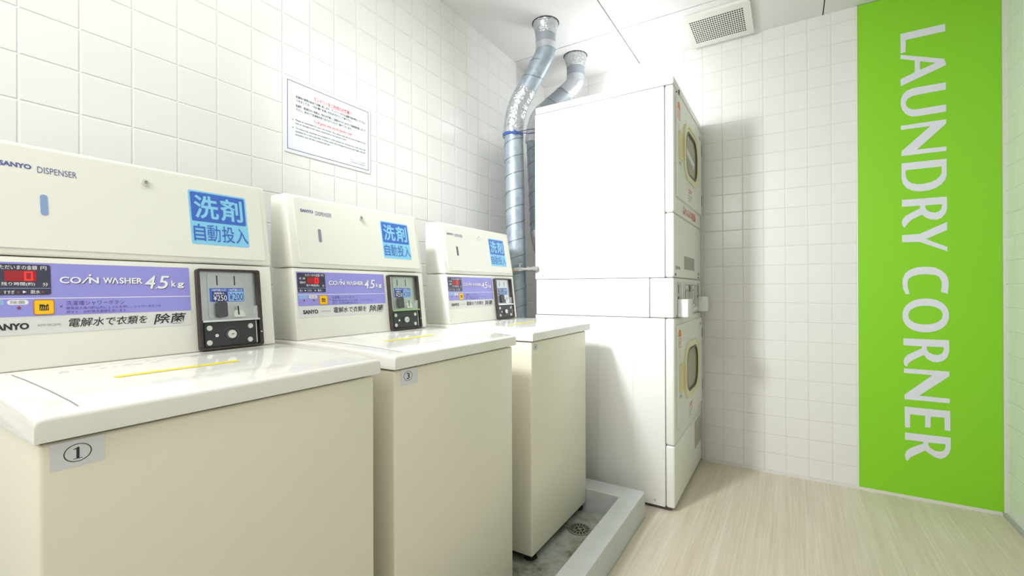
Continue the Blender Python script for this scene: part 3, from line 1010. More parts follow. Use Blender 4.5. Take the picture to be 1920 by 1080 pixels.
    prism(bm, [(0.4290, 0.9130), (0.4560, 0.9130), (0.4540, 0.9230), (0.4480, 0.9300), (0.4330, 0.9300), (0.4290, 0.9240)], LO, 0.0045, 0.0120)
    bmesh.ops.bevel(bm, geom=[e for e in bm.edges if e.calc_face_angle(0) > 0.6], offset=0.0015, segments=2, affect='EDGES')
    smooth_by_angle(link('coin_guide', bm, BRIGHTMETAL, cb))
    solid('return_slot', [(0.4380, 0.9180), (0.4412, 0.9180), (0.4398, 0.9400), (0.4366, 0.9400)], LO, 0.0120, 0.0123, BLACK, cb)
    # polished lip dividing the two halves, with the tapering side cheek
    bm = bmesh.new()
    prism(bm, rrect(0.3552, 0.4888, 0.9030, 0.9075), LO, 0.0003, 0.0165)
    prism(bm, [(0.4845, 0.9075), (0.4888, 0.9075), (0.4888, 0.9400), (0.4872, 0.9400)], LO, 0.0028, 0.0100)
    link('polished_lip', bm, CHROME, cb)
    bm = bmesh.new()
    prism(bm, rrect(0.3560, 0.4880, 0.8432, 0.9025, 0.004), LO, 0.0003, 0.0070)
    bp_ = link('lower_panel', bm, COINBLACK, cb)
    bm = bmesh.new()
    prism(bm, rrect(0.3600, 0.4800, 0.8455, 0.9010, 0.004), LO, 0.0070, 0.0100)
    bmesh.ops.bevel(bm, geom=[e for e in bm.edges if e.calc_face_angle(0) > 0.6], offset=0.001, segments=2, affect='EDGES')
    link('lower_cover', bm, COINBLACK, cb)
    bm = bmesh.new()
    prism(bm, rrect(0.4805, 0.4822, 0.8455, 0.9010), LO, 0.0070, 0.0110)
    link('cover_edge', bm, BRIGHTMETAL, cb)
    for a, b in ((0.3705, 0.8890), (0.4665, 0.8885), (0.3690, 0.8545), (0.4640, 0.8545)):
        bm = bmesh.new()
        prism(bm, ellipse(a, b, 0.0062, 0.0062, 20), LO, 0.0100, 0.0118)
        prism(bm, ellipse(a, b, 0.0044, 0.0044, 20), LO, 0.0118, 0.0130)
        link('screw_head', bm, BRIGHTMETAL, cb)
    bm = bmesh.new()
    prism(bm, ellipse(0.4190, 0.8712, 0.0185, 0.0185, 32), LO, 0.0100, 0.0112, [list(reversed(ellipse(0.4190, 0.8712, 0.0160, 0.0160, 32)))])
    prism(bm, ellipse(0.4175, 0.8712, 0.0125, 0.0125, 32), LO, 0.0100, 0.0135)
    link('lock_ring', bm, DARKGREY, cb)
    bm = bmesh.new()
    prism(bm, ellipse(0.4190, 0.8712, 0.0100, 0.0100, 28), LO, 0.0135, 0.0170)
    prism(bm, ellipse(0.4190, 0.8712, 0.0055, 0.0055, 24), LO, 0.0170, 0.0180)
    link('coin_lock', bm, BRIGHTMETAL, cb)
    solid('coin_keyway', rrect(0.4165, 0.4225, 0.8705, 0.8725), LO, 0.0180, 0.0183, BLACK, cb)
    bm = bmesh.new()
    prism(bm, ellipse(0.3865, 0.8705, 0.0037, 0.0037, 18), LO, 0.0100, 0.0108)
    link('test_button', bm, WHITEINK, cb)
    solid('test_mark', rrect(0.3861, 0.3869, 0.8685, 0.8725), LO, 0.0108, 0.0110, INK, cb)
    solid('frame_screw', ellipse(0.4925, 0.8720, 0.0018, 0.0018, 14), LO, 0.0135, 0.0150, BRIGHTMETAL, cb)

    def front(s, z, h):
        return P(0.620 + h, s, z)
    return t, front, win


def number(t, front, num, a0, a1, b0, b1, ca, cb_, ra, rb, tw, th, round_=False):
    pts = ellipse((a0 + a1) / 2, (b0 + b1) / 2, (a1 - a0) / 2, (b1 - b0) / 2) if round_ else rrect(a0, a1, b0, b1)
    st = solid('number_sticker', pts, front, 0.0001, 0.0005, STICKW, t)
    bm = bmesh.new()
    prism(bm, ellipse(ca, cb_, ra, rb, 40), front, 0.0005, 0.0007, [list(reversed(ellipse(ca, cb_, ra * 0.92, rb * 0.92, 40)))])
    link('number_ring', bm, INK, st)
    if num == '1':
        bm = bmesh.new()
        prism(bm, [(ca - 0.0015, cb_ - th / 2), (ca + 0.0016, cb_ - th / 2), (ca + 0.0016, cb_ + th / 2), (ca - 0.0002, cb_ + th / 2),
                   (ca - 0.0045, cb_ + th * 0.36), (ca - 0.0042, cb_ + th * 0.30), (ca - 0.0015, cb_ + th * 0.36)], front, 0.0005, 0.0007)
        prism(bm, rrect(ca - 0.0045, ca + 0.0046, cb_ - th / 2 - 0.0007, cb_ - th / 2), front, 0.0005, 0.0007)
        link('numeral', bm, INK, st)
    else:
        lettering('numeral', [(num, ca - tw / 2, ca + tw / 2, cb_ - th / 2, cb_ + th / 2, 0.01)], front, 0.0008, INK, st)
    return st


w1, front1, win1 = make_washer(0.172 * K)
w2 = copy_tree(w1)
w2.location.y += (0.770 - 0.172) * K
w3 = copy_tree(w1)
w3.location.y += (1.4400 - 0.172) * K
number(w1, front1, '1', 0.0110, 0.0650, 0.7510, 0.7850, 0.0375, 0.7683, 0.0140, 0.0118, 0.006, 0.0145)
number(w2, front1, '3', 0.0205, 0.0780, 0.7475, 0.7860, 0.0455, 0.7688, 0.0145, 0.0118, 0.0105, 0.0150)
number(w3, front1, '4', 0.0130, 0.0480, 0.7530, 0.7800, 0.0280, 0.7670, 0.0125, 0.0108, 0.0085, 0.0125, True)
w1['label'] = 'large foreground cream coin washer with a number 1 sticker, nearest the camera'
w2['label'] = 'cream coin washer marked 3, standing between the two other washers'
w3['label'] = 'cream coin washer at the far end of the row beside the white dryers'
for ch in w3.children:
    if ch.name.startswith('cabinet'):
        ch.data = ch.data.copy()
        for v in ch.data.vertices:
            if v.co.y > 0.1:
                v.co.y -= 0.023
for w, m_ in ((w2, GREYWIN), (w3, DARKWIN)):
    for ch in w.children_recursive:
        if ch.name.startswith('powder_window'):
            ch.data = ch.data.copy()
            ch.data.materials[0] = m_

# ------------------------------------------------------------------ notice on the left wall
notice = thing('wall_notice', (0.0002, 1.0605, 1.566), 'white laminated notice with red heading and navy border on the tiled wall', 'notice')
ny_, nz_ = notice.location.y, notice.location.z


def nmap(a, b, h):
    return Vector((0.001 + h, a - ny_, b - nz_))


solid('sheet', rrect(0.8800, 1.2385, 1.4400, 1.6930, 0.003), nmap, 0.0, 0.0012, PAPER, notice)
bm = bmesh.new()
prism(bm, rrect(0.8905, 1.2305, 1.4510, 1.6820), nmap, 0.0012, 0.0014, [list(reversed(rrect(0.8925, 1.2285, 1.4530, 1.6800)))])
link('navy_border', bm, NAVY, notice)
lettering('red_heading', [('ランドリーをご利用のお客様へ', 0.9890, 1.1500, 1.6430, 1.6565, 0.012)], nmap, 0.0016, RED, notice)
lettering('japanese_lines', [
    ('洗濯物の管理は各自でお願い致します。ランドリー内での盗難や紛失等のトラブルに', 0.9200, 1.2150, 1.6290, 1.6380, 0.008),
    ('つきましては、一切の責任を負いかねますのでご了承下さい。', 0.9210, 1.1500, 1.6165, 1.6255, 0.008),
    ('洗濯機・乾燥機の使用後は、他のお客様にご迷惑がかかりますので長時間放置しないで', 0.9200, 1.2150, 1.5990, 1.6080, 0.008),
    ('下さい。当方にて洗濯物を取り出させていただく事がございます。', 0.9210, 1.1500, 1.5865, 1.5955, 0.008)], nmap, 0.0016, INK, notice)
lettering('orange_heading', [('To all guests who use the laundry room', 0.9880, 1.1510, 1.5640, 1.5755, 0.012)], nmap, 0.0016, ORANGE_INK, notice)
bm = bmesh.new()
prism(bm, rrect(0.9880, 1.1510, 1.5622, 1.5628), nmap, 0.0012, 0.0015)
prism(bm, rrect(0.9890, 1.1500, 1.6415, 1.6421), nmap, 0.0012, 0.0015)
link('heading_underline', bm, ORANGE_INK, notice)
lettering('english_lines', [
    ('Please be responsible for your own laundry. Also please note that we are not liable for any', 0.9200, 1.2150, 1.5500, 1.5570, 0.006),
    ('loss or damage to the items unattended in the laundry room.', 0.9200, 1.1250, 1.5390, 1.5460, 0.006),
    ('To ensure the machines are available for other guests, do not leave the room, leave the', 0.9200, 1.2150, 1.5230, 1.5300, 0.006),
    ('machine for a very long time. In these cases, the management personnel might take the', 0.9200, 1.2150, 1.5120, 1.5190, 0.006),
    ('laundry out of the washer/dryer.', 0.9200, 1.0550, 1.5010, 1.5080, 0.006)], nmap, 0.0016, INK, notice)
for zz, rr in ((1.5532, 0.0018), (1.5265, 0.0018), (1.6335, 0.0011), (1.6035, 0.0011)):
    solid('bullet', ellipse(0.910, zz, rr, rr, 12), nmap, 0.0012, 0.0015, INK if rr > 0.0015 else GREYINK, notice)
lettering('grey_signature', [('ヴィラフォンテーヌ 支配人', 1.1400, 1.2150, 1.4720, 1.4775, 0.0), ('Villa Fontaine, the Manager', 1.1450, 1.2150, 1.4640, 1.4690, 0.006)], nmap, 0.0016, GREYINK, notice)

# ------------------------------------------------------------------ stacked tumble dryers
DX0, DX1, DY0, DY1 = 0.300, 0.990, 2.058, 2.752
SEAMX = 0.951


def front_map(ox, oy, oz):
    return lambda y, z, h: Vector((DX1 + h - ox, y - oy, z - oz))


def side_map(ox, oy, oz):
    return lambda x, z, h: Vector((x - ox, DY0 - h - oy, z - oz))


def bev(bm, off=0.001, seg=2, ang=0.6):
    bmesh.ops.bevel(bm, geom=[e for e in bm.edges if len(e.link_faces) == 2 and e.calc_face_angle(0) > ang], offset=off, segments=seg, affect='EDGES')


def dryer_front(t, loc, zb, zt, wz0, wz1, dz0, dz1, flip):
    """door with window and handle recess; used by both dryers"""
    FM = front_map(*loc)
    dy0, dy1 = 2.102, 2.738
    wy0, wy1 = 2.282, 2.588
    cyw, czw = (wy0 + wy1) / 2, (wz0 + wz1) / 2

    def sq(y0, y1, z0, z1, r):
        return rrect(y0, y1, z0, z1, r, 10)
    wout = sq(wy0, wy1, wz0, wz1, 0.085)
    bout = sq(wy0 - 0.050, wy1 + 0.042, wz0 - 0.030, wz1 + 0.030, 0.100)
    bm = bmesh.new()
    prism(bm, rrect(dy0, dy1, dz0, dz1, 0.008), FM, 0.0006, 0.0075, [list(reversed(sq(wy0 - 0.02, wy1 + 0.02, wz0 - 0.015, wz1 + 0.015, 0.09)))])
    door = smooth_by_angle(link('door', bm, WHITE2, t))
    # bezel ring, stepped
    bm = bmesh.new()
    prism(bm, bout, FM, 0.0076, 0.0150, [list(reversed(sq(wy0 - 0.018, wy1 + 0.018, wz0 - 0.016, wz1 + 0.016, 0.090)))])
    prism(bm, sq(wy0 - 0.020, wy1 + 0.020, wz0 - 0.018, wz1 + 0.018, 0.092), FM, 0.0076, 0.0115, [list(reversed(wout))])
    link('window_bezel', bm, BEZEL, door)
    bm = bmesh.new()
    prism(bm, sq(wy0 - 0.001, wy1 + 0.001, wz0 - 0.001, wz1 + 0.001, 0.086), FM, 0.0040, 0.0118,
          [list(reversed(sq(wy0 + 0.010, wy1 - 0.010, wz0 + 0.010, wz1 - 0.010, 0.078)))])
    link('window_gasket', bm, GASKET, door)
    bm = bmesh.new()
    prism(bm, sq(wy0 + 0.008, wy1 - 0.008, wz0 + 0.008, wz1 - 0.008, 0.08), FM, 0.0030, 0.0060)
    link('window_glass', bm, GLASS, door)
    # handle cup left of the window
    bm = bmesh.new()
    prism(bm, rrect(wy0 - 0.150, wy0 - 0.045, czw - 0.075, czw + 0.055, 0.02), FM, 0.0076, 0.0110)
    bev(bm, 0.0012)
    prism(bm, rrect(wy0 - 0.066, wy0 - 0.048, czw - 0.060, czw + 0.040, 0.006), FM, 0.0110, 0.0180)
    smooth_by_angle(link('door_handle', bm, BEZELOLD, door))
    # hinges on the far edge
    for z in (dz1 - 0.085, dz0 + 0.085):
        bm = bmesh.new()
        box(bm, (DX1 + 0.0005, dy1 + 0.001, z - 0.028), (DX1 + 0.0090, dy1 + 0.010, z + 0.028), 0.002, 2, loc)
        link('hinge', bm, DARKGREY, t)
    # orange mark with a roof, a box of print and small vertical text
    ya = 2.108
    za = dz1 - 0.055
    bm = bmesh.new()
    roof = [(ya, za)]
    for i in range(9):
        a = math.pi * i / 8
        roof.append((ya + 0.030 - 0.030 * math.cos(a), za + 0.004 + 0.030 * math.sin(a)))
    roof += [(ya + 0.060, za)]
    prism(bm, roof, FM, 0.0076, 0.0079)
    st = link('orange_mark', bm, ORANGE, door)
    bm = bmesh.new()
    prism(bm, rrect(ya + 0.002, ya + 0.058, za - 0.048, za - 0.006), FM, 0.0076, 0.0079, [list(reversed(rrect(ya + 0.006, ya + 0.054, za - 0.043, za - 0.010)))])
    for q in range(3):
        prism(bm, rrect(ya + 0.012 + q * 0.014, ya + 0.018 + q * 0.014, za - 0.038, za - 0.016), FM, 0.0076, 0.0078)
    prism(bm, rrect(ya + 0.026, ya + 0.031, za - 0.100, za - 0.060), FM, 0.0076, 0.0078)
    link('orange_print', bm, ORLINE, door)
    bm = bmesh.new()
    for q, (w_, c_) in enumerate(((0.09, 1), (0.07, 1), (0.10, 0), (0.085, 0), (0.06, 0))):
        if c_:
            prism(bm, rrect(2.36, 2.36 + w_, wz0 - 0.070 - q * 0.012, wz0 - 0.063 - q * 0.012), FM, 0.0076, 0.0078)
    link('red_print', bm, mat('faded_red_print', (222, 128, 120), 0.5), door)
    bm = bmesh.new()
    for q, (w_, c_) in enumerate(((0.09, 1), (0.07, 1), (0.10, 0), (0.085, 0), (0.06, 0))):
        if not c_:
            prism(bm, rrect(2.35, 2.35 + w_, wz0 - 0.072 - q * 0.013, wz0 - 0.067 - q * 0.013), FM, 0.0076, 0.0078)
    gp = mat('faded_grey_print', (176, 178, 178), 0.5)
    link('grey_print', bm, gp, door)
    solid('handle_print', rrect(wy0 - 0.15, wy0 - 0.10, czw - 0.098, czw - 0.085), FM, 0.0076, 0.0078, gp, door)
    solid('corner_mark', rrect(2.665, 2.715, dz1 - 0.040, dz1 - 0.024), FM, 0.0076, 0.0078, gp, door)
    return door


def dryer(name, label, zb, zt, split_z, wz0, wz1, dz0, dz1, cap, group):
    loc = ((DX0 + DX1) / 2, (DY0 + DY1) / 2, zb)
    t = thing(name, loc, label, 'dryer', group)
    SM = side_map(*loc)
    # cabinet: the side sheets stop at the front frame
    bm = bmesh.new()
    box(bm, (DX0, DY0, zb), (SEAMX - 0.0012, DY1, zt), 0.003, 2, loc)
    smooth_by_angle(link('cabinet', bm, WHITE, t))
    # front frame in two pieces, rounded at the corner; the upper has the window opening
    for nm, z0, z1 in (('front_frame', split_z + 0.0012, zt), ('front_base_panel', zb, split_z - 0.0012)):
        bm = bmesh.new()
        box(bm, (SEAMX + 0.0012, DY0, z0), (DX1, DY1, z1), 0.009, 4, loc)
        o = smooth_by_angle(link(nm, bm, WHITE2 if nm == 'front_frame' else WHITE2, t))
        if nm == 'front_base_panel':
            base = o
    dryer_front(t, loc, zb, zt, wz0, wz1, dz0, dz1, False)
    # cabinet screws and a pressed line near the foot of the side
    for xx in ((0.345, 0.605, 0.905) if cap else (0.905,)):
        bm = bmesh.new()
        prism(bm, ellipse(xx, zb + 0.018 if cap else zb + 0.022, 0.0055, 0.0055, 16), SM, 0.0001, 0.0016)
        prism(bm, rrect(xx - 0.004, xx + 0.004, (zb + 0.018 if cap else zb + 0.022) - 0.0007, (zb + 0.018 if cap else zb + 0.022) + 0.0007), SM, 0.0016, 0.0019)
        link('cabinet_screw', bm, BRIGHTMETAL, t)
    return t, loc, base


upper, uloc, ubase = dryer('tumble_dryer', 'white coin tumble dryer on top of the stack, under the ceiling ducts', 1.0305, 1.8785, 1.3165,
                           1.536, 1.752, 1.392, 1.846, True, 'stacked tumble dryers')
UF = front_map(*uloc)
bm = bmesh.new()
box(bm, (DX0 + 0.004, DY0 - 0.001, 1.8805), (DX1 + 0.001, DY1, 1.9150), 0.005, 3, uloc)
smooth_by_angle(link('top_cap', bm, WHITE, upper))
bm = bmesh.new()
box(bm, (DX0 + 0.01, DY0 + 0.008, 1.8780), (DX1 - 0.008, DY1 - 0.01, 1.8810), 0, 1, uloc)
link('cap_joint', bm, DARKGREY, upper)
bm = bmesh.new()
prism(bm, rrect(2.165, 2.172, 1.868, 1.892, 0.002), UF, 0.001, 0.004)
prism(bm, ellipse(2.112, 1.862, 0.004, 0.004, 14), UF, 0.001, 0.0035)
link('cap_clip', bm, DARKGREY, upper)
lettering('red_characters', [('ふわふわ乾燥', 2.2450, 2.5900, 1.3330, 1.3760, 0.008)], UF, 0.0012, mat('coral_red_ink', (236, 110, 100), 0.5), upper)
solid('rating_plate', rrect(2.285, 2.545, 1.074, 1.136), UF, 0.0002, 0.0012, GREYPLATE, ubase)
lettering('small_mark', [('DRYER', 2.10, 2.19, 1.064, 1.080, 0.0), ('GAS', 2.655, 2.71, 1.052, 1.066, 0.0)], UF, 0.0012, GREYINK, upper) if False else None
bm = bmesh.new()
prism(bm, rrect(2.095, 2.120, 1.068, 1.082), UF, 0.0002, 0.0009)
prism(bm, rrect(2.130, 2.150, 1.068, 1.082), UF, 0.0002, 0.0009)
prism(bm, rrect(2.160, 2.185, 1.068, 1.082), UF, 0.0002, 0.0009)
prism(bm, rrect(2.655, 2.700, 1.052, 1.066), UF, 0.0002, 0.0009)
link('worn_mark', bm, GREYINK, ubase)
bm = bmesh.new()
prism(bm, ellipse(2.085, 1.043, 0.006, 0.006, 14), UF, 0.0002, 0.003)
prism(bm, ellipse(2.665, 1.040, 0.005, 0.005, 14), UF, 0.0002, 0.003)
link('panel_screw', bm, DARKGREY, ubase)

lower, lloc, lbase = dryer('tumble_dryer', 'white tumble dryer at the bottom of the stack, standing on the floor', 0.0150, 0.8490, 0.2890,
                           0.476, 0.690, 0.352, 0.818, False, 'stacked tumble dryers')
LF = front_map(*lloc)
for fx in (0.38, 0.86):
    for fy in (2.10, 2.71):
        bm = bmesh.new()
        tube(bm, [(fx - lloc[0], fy - lloc[1], 0.0003 - lloc[2]), (fx - lloc[0], fy - lloc[1], 0.0155 - lloc[2])], 0.022, 18)
        link('foot', bm, RUBBER, lower)
bm = bmesh.new()
box(bm, (0.34, 2.066, 0.0045), (0.972, 2.742, 0.0150), 0, 1, lloc)
link('dark_under_block', bm, DARKGREY, lower)
bm = bmesh.new()
prism(bm, rrect(2.550, 2.745, 0.135, 0.270, 0.004), LF, 0.0002, 0.0045)
bev(bm, 0.001)
for q in range(9):
    prism(bm, rrect(2.565, 2.730, 0.150 + q * 0.0125, 0.1535 + q * 0.0125), LF, 0.0045, 0.0065)
link('air_filter_cover', bm, VENTGREY, lbase)

# coin timer unit between the two dryers
UZ0, UZ1 = 0.8515, 1.0285
cloc = ((DX0 + DX1) / 2, (DY0 + DY1) / 2, UZ0)
for xx in (0.640, 0.806):
    bm = bmesh.new()
    prism(bm, rrect(xx - 0.0015, xx + 0.0015, 0.03, 0.82), side_map(*lloc), 0.0001, 0.0012)
    link('side_rib', bm, WHITE, lower)
bm = bmesh.new()
prism(bm, [(2.300, 1.640), (2.518, 1.600), (2.526, 1.632), (2.308, 1.672)], UF, 0.0062, 0.0066)
link('window_sticker', bm, STICKW, upper)
coin = thing('coin_timer', cloc, 'white coin timer unit with two protruding cash boxes between the stacked dryers', 'coin unit')
CF = front_map(*cloc)
bm = bmesh.new()
box(bm, (DX0 + 0.006, DY0 + 0.001, UZ0), (0.8818, DY1, UZ1), 0.002, 2, cloc)
link('rear_casing', bm, WHITE, coin)
bm = bmesh.new()
box(bm, (0.8842, DY0 + 0.001, UZ0), (DX1 - 0.002, DY1, UZ1), 0.006, 3, cloc)
smooth_by_angle(link('front_casing', bm, WHITE, coin))
solid('front_plate', rrect(2.085, 2.735, UZ0 + 0.012, UZ1 - 0.008, 0.004), CF, -0.0018, 0.0012, WHITE2, coin)
bm = bmesh.new()
prism(bm, rrect(2.250, 2.585, 0.876, 1.010, 0.003), CF, 0.0012, 0.0065, [list(reversed(rrect(2.265, 2.570, 0.886, 1.000, 0.002)))])
wf = link('window_frame', bm, BRIGHTMETAL, coin)
solid('coin_window', rrect(2.265, 2.570, 0.886, 1.000), CF, 0.0012, 0.0022, mat('clear_coin_window', (168, 168, 156), 0.12), coin)
bm = bmesh.new()
for a in (2.285, 2.465):
    prism(bm, rrect(a, a + 0.075, 0.978, 0.996, 0.006), CF, 0.0022, 0.0042)
    prism(bm, rrect(a + 0.02, a + 0.055, 0.925, 0.968), CF, 0.0022, 0.0034)
prism(bm, rrect(2.470, 2.545, 0.890, 0.900, 0.004), CF, 0.0022, 0.0045)
link('coin_chute', bm, BRIGHTMETAL, coin)
bm = bmesh.new()
prism(bm, rrect(2.395, 2.425, 0.965, 0.998), CF, 0.0022, 0.0040)
prism(bm, rrect(2.300, 2.325, 0.905, 0.970), CF, 0.0022, 0.0030)
link('chute_mark', bm, GASKET, coin)
for y0, y1 in ((2.108, 2.205), (2.612, 2.692)):
    bm = bmesh.new()
    prism(bm, rrect(y0, y1, 0.885, 1.010, 0.003), CF, 0.0012, 0.0030)
    pl = link('coin_slot_plate', bm, COINMETAL, coin)
    bm = bmesh.new()
    ym = y0 + (y1 - y0) * 0.3
    prism(bm, rrect(ym - 0.008, ym + 0.008, 0.958, 0.998), CF, 0.0030, 0.0034)
    prism(bm, ellipse(ym, 0.938, 0.010, 0.008, 14), CF, 0.0030, 0.0046)
    link('coin_slot', bm, DARKGREY, pl)
    bm = bmesh.new()
    prism(bm, ellipse(ym + 0.035, 0.925, 0.012, 0.012, 16), CF, 0.0030, 0.0100)
    link('return_knob', bm, CHROME, pl)
for y0, y1, z0 in ((2.122, 2.245, 0.853), (2.655, 2.735, 0.856)):
    bm = bmesh.new()
    box(bm, (DX1 + 0.0014, y0, z0), (DX1 + 0.046, y1, z0 + 0.080), 0.003, 2, cloc)
    smooth_by_angle(link('cash_box', bm, WHITE, coin))

# ------------------------------------------------------------------ exhaust ducts
def duct(name, label, sections, group='galvanised exhaust ducts'):
    base = sections['base']
    t = thing(name, base, label, 'duct', group)
    B = Vector(base)
    for kind, path, rad, m_ in sections['parts']:
        bm = bmesh.new()
        pts = [Vector(p) - B for p in path]
        rads = rad if isinstance(rad, list) else [rad] * len(pts)
        if kind.startswith('foil'):
            fp, fr = [], []
            for i in range(len(pts) - 1):
                for q in range(3):
                    fp.append(pts[i].lerp(pts[i + 1], q / 3))
                    fr.append(rads[i] + (rads[i + 1] - rads[i]) * q / 3)
            pts, rads = fp + [pts[-1]], fr + [rads[-1]]
        tube(bm, pts, rads, 40, True)
        nm = kind
        o = smooth_by_angle(link(nm, bm, m_, t), 50)
        if kind in ('spiral_pipe', 'sloping_pipe'):
            bm = helix([Vector(path[0]) - B, Vector(path[-1]) - B], 0.0502, 0.088, 0.0022, phase=sections.get('phase', 0.0))
            link('spiral_seam', bm, SEAM, o, smooth=True)
    if sections.get('rim'):
        rx, ry, rz = sections['rim']
        bm = bmesh.new()
        prism(bm, ellipse(rx - B.x, ry - B.y, 0.0705, 0.0705, 44), lambda a, b_, h: Vector((a, b_, rz - B.z - h)), 0.0002, 0.0022)
        link('ceiling_gap', bm, DARKGREY, t)
    return t


def crinkle(o, amp, seed):
    rnd_ = random.Random(seed)
    for v in o.data.vertices:
        n = v.normal
        v.co += n * rnd_.uniform(-amp, amp)


def lerp(p, q, t):
    return tuple(a + (b - a) * t for a, b in zip(p, q))


R0 = 0.050
A0, A1 = (0.343, 2.10, H - 0.0005), (0.343, 2.10, 2.205)
Bp, Cp = (0.172, 2.066, 1.925), (0.166, 2.062, 1.80)
Dp = (0.205, 2.058, 0.12)
slopeA, slopeB = lerp(A1, Bp, 0.14), lerp(A1, Bp, 0.84)
vtop = lerp(Bp, Cp, 0.55)
d1 = {'base': (0.207, 2.058, 0.0003), 'phase': 1.2, 'rim': (0.343, 2.10, H), 'parts': [
    ('foil_collar', straight((0.343, 2.10, H - 0.0026), (0.343, 2.10, 2.296), 9), [0.066, 0.0655, 0.064, 0.0615, 0.059, 0.0565, 0.055, 0.054, 0.0535, 0.053], FOIL),
    ('tape_band', straight((0.343, 2.10, 2.300), (0.343, 2.10, 2.252), 3), 0.0518, TAPE),
    ('silver_band', straight((0.343, 2.10, 2.254), (0.343, 2.10, 2.222), 3), 0.0522, TAPE2),
    ('elbow', bend((0.343, 2.10, 2.235), A1, lerp(A1, Bp, 0.16), 14), R0, STEEL),
    ('sloping_pipe', straight(lerp(A1, Bp, 0.15), lerp(A1, Bp, 0.80), 8), R0, STEEL),
    ('foil_band', straight(lerp(A1, Bp, 0.60), lerp(A1, Bp, 0.80), 8), 0.0522, FOIL),
    ('foil_elbow', bend(lerp(A1, Bp, 0.78), Bp, lerp(Bp, Cp, 0.95), 14), 0.0524, FOIL),
    ('spiral_pipe', straight(lerp(Bp, Cp, 0.60), Dp, 12), R0, STEEL),
    ('floor_elbow', straight(Dp, (0.207, 2.058, 0.0005), 4), 0.0515, STEEL),
]}
duct1 = duct('exhaust_duct', 'long galvanised spiral duct rising beside the far washer, tied with blue wire', d1)
E0 = (0.341, 2.49, H - 0.0005)
E1, F1, G1 = (0.341, 2.49, 2.195), (0.112, 2.405, 2.005), (0.107, 2.40, 1.86)
H1, I1 = (0.138, 2.40, 1.33), (0.165, 2.40, 1.12)
d2 = {'base': (0.341, 2.49, H - 0.001), 'phase': 0.4, 'rim': (0.341, 2.49, H), 'parts': [
    ('foil_collar', straight((0.341, 2.49, H - 0.0026), (0.341, 2.49, 2.290), 9), [0.066, 0.0655, 0.064, 0.0615, 0.059, 0.0565, 0.055, 0.054, 0.0535, 0.053], FOIL),
    ('tape_band', straight((0.341, 2.49, 2.292), (0.341, 2.49, 2.240), 3), 0.0518, TAPE),
    ('silver_band', straight((0.341, 2.49, 2.242), (0.341, 2.49, 2.212), 3), 0.0522, TAPE2),
    ('elbow', bend((0.341, 2.49, 2.225), E1, lerp(E1, F1, 0.25), 14), 0.0505, TAPE2),
    ('sloping_pipe', straight(lerp(E1, F1, 0.22), lerp(E1, F1, 0.80), 8), R0, TAPE),
    ('foil_elbow', bend(lerp(E1, F1, 0.78), F1, G1, 14), 0.0522, TAPE2),
    ('spiral_pipe', straight(lerp(F1, G1, 0.55), H1, 10), R0, STEEL),
    ('foil_elbow', bend(H1, I1, (0.2995, 2.41, 1.115), 14), 0.0522, FOIL),
]}
duct2 = duct('exhaust_duct', 'shorter duct behind, partly hidden by the white dryer stack', d2)
for dd, sd in ((duct1, 3), (duct2, 8)):
    for ch in dd.children:
        if ch.name.startswith('foil'):
            crinkle(ch, 0.0013, sd)

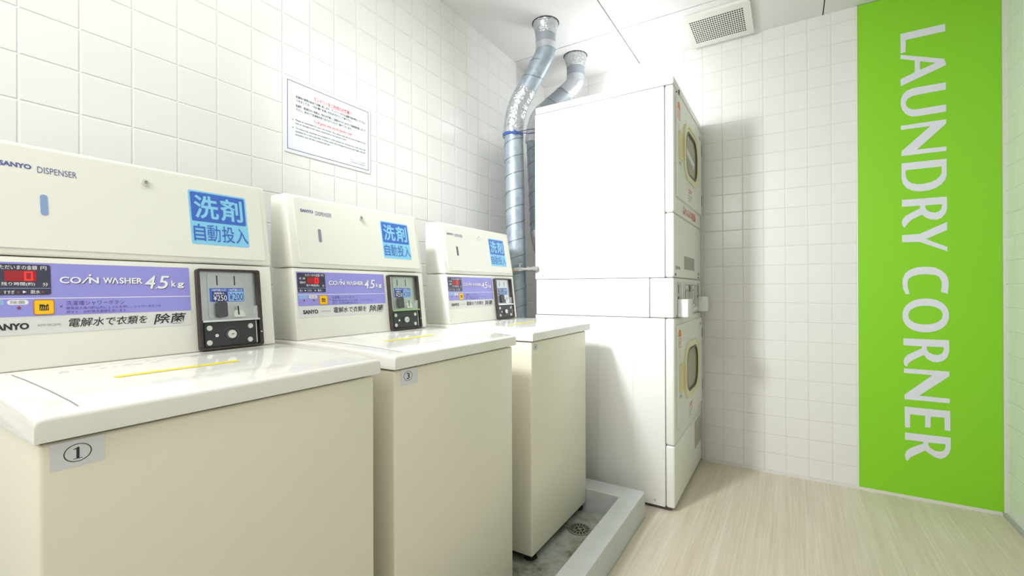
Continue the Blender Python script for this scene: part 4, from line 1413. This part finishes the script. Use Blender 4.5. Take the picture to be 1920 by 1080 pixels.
# blue wire tied around the front duct, its ends running to the second duct
wire = thing('tie_wire', (0.166, 2.062, 1.80), 'blue plastic wire tied around the long duct by the dryer', 'wire')
WB = Vector(wire.location)
bm = bmesh.new()
for q, (dz_, tilt) in enumerate(((0.000, 0.10), (0.006, -0.08), (-0.006, 0.04))):
    pts = []
    for i in range(41):
        a = 2 * math.pi * i / 40
        pts.append(Vector((0.0532 * math.cos(a), 0.0532 * math.sin(a), dz_ + tilt * 0.05 * math.cos(a + q))))
    tube(bm, pts, 0.0024, 6)
link('wire_loop', bm, BLUEW, wire, smooth=True)
bm = bmesh.new()
k0 = Vector((0.045, -0.032, 0.0))
tube(bm, [k0, k0 + Vector((-0.012, -0.012, 0.012)), k0 + Vector((-0.03, -0.012, 0.004)), k0 + Vector((-0.045, -0.010, 0.018))], 0.0028, 6)
tube(bm, [k0, k0 + Vector((0.004, -0.008, -0.008)), k0 + Vector((-0.02, -0.016, -0.006))], 0.0028, 6)
link('wire_knot', bm, BLUEW, wire, smooth=True)
bm = bmesh.new()
tube(bm, [k0, Vector((0.085, 0.02, 0.022)), Vector((0.125, 0.10, 0.045))], 0.0022, 6)
tube(bm, [k0, Vector((0.08, 0.02, 0.002)), Vector((0.125, 0.10, 0.025))], 0.0022, 6)
link('wire_end', bm, NAVY, wire, smooth=True)

# gas cock and hose running into the back of the dryers
gas = thing('gas_hose', (0.15, 1.985, 1.055), 'beige hose with a grey metal coupling passing in front of the long duct', 'hose')
GB = Vector(gas.location)
hp = [(0.120, 1.975, 0.985), (0.132, 1.980, 1.020), (0.150, 1.985, 1.052), (0.185, 1.985, 1.072), (0.222, 1.985, 1.080)]
bm = bmesh.new()
tube(bm, [Vector(p) - GB for p in hp], 0.0085, 14)
link('hose', bm, HOSE, gas, smooth=False)
bm = bmesh.new()
c0, c1 = Vector((0.218, 1.985, 1.0800)), Vector((0.318, 2.050, 1.0860))
ts = [0, 0.16, 0.161, 0.30, 0.301, 0.40, 0.401, 0.55, 0.551, 0.62, 0.621, 0.78, 0.781, 1.0]
rs = [0.0120, 0.0120, 0.0150, 0.0150, 0.0110, 0.0110, 0.0080, 0.0080, 0.0140, 0.0140, 0.0100, 0.0100, 0.0130, 0.0130]
tube(bm, [c0.lerp(c1, x) - GB for x in ts], rs, 16)
smooth_by_angle(link('coupling', bm, GASGREY, gas))
bm = bmesh.new()
cc = c0.lerp(c1, 0.23) - GB
tube(bm, [cc + Vector((0, 0, 0.010)), cc + Vector((0, 0, 0.026))], 0.006, 12)
box(bm, cc + Vector((-0.016, -0.004, 0.026)), cc + Vector((0.016, 0.004, 0.032)), 0.001, 2)
link('tap_handle', bm, GASGREY, gas)

bpy.data.objects.remove(_to, do_unlink=True)
bpy.data.curves.remove(_tc)
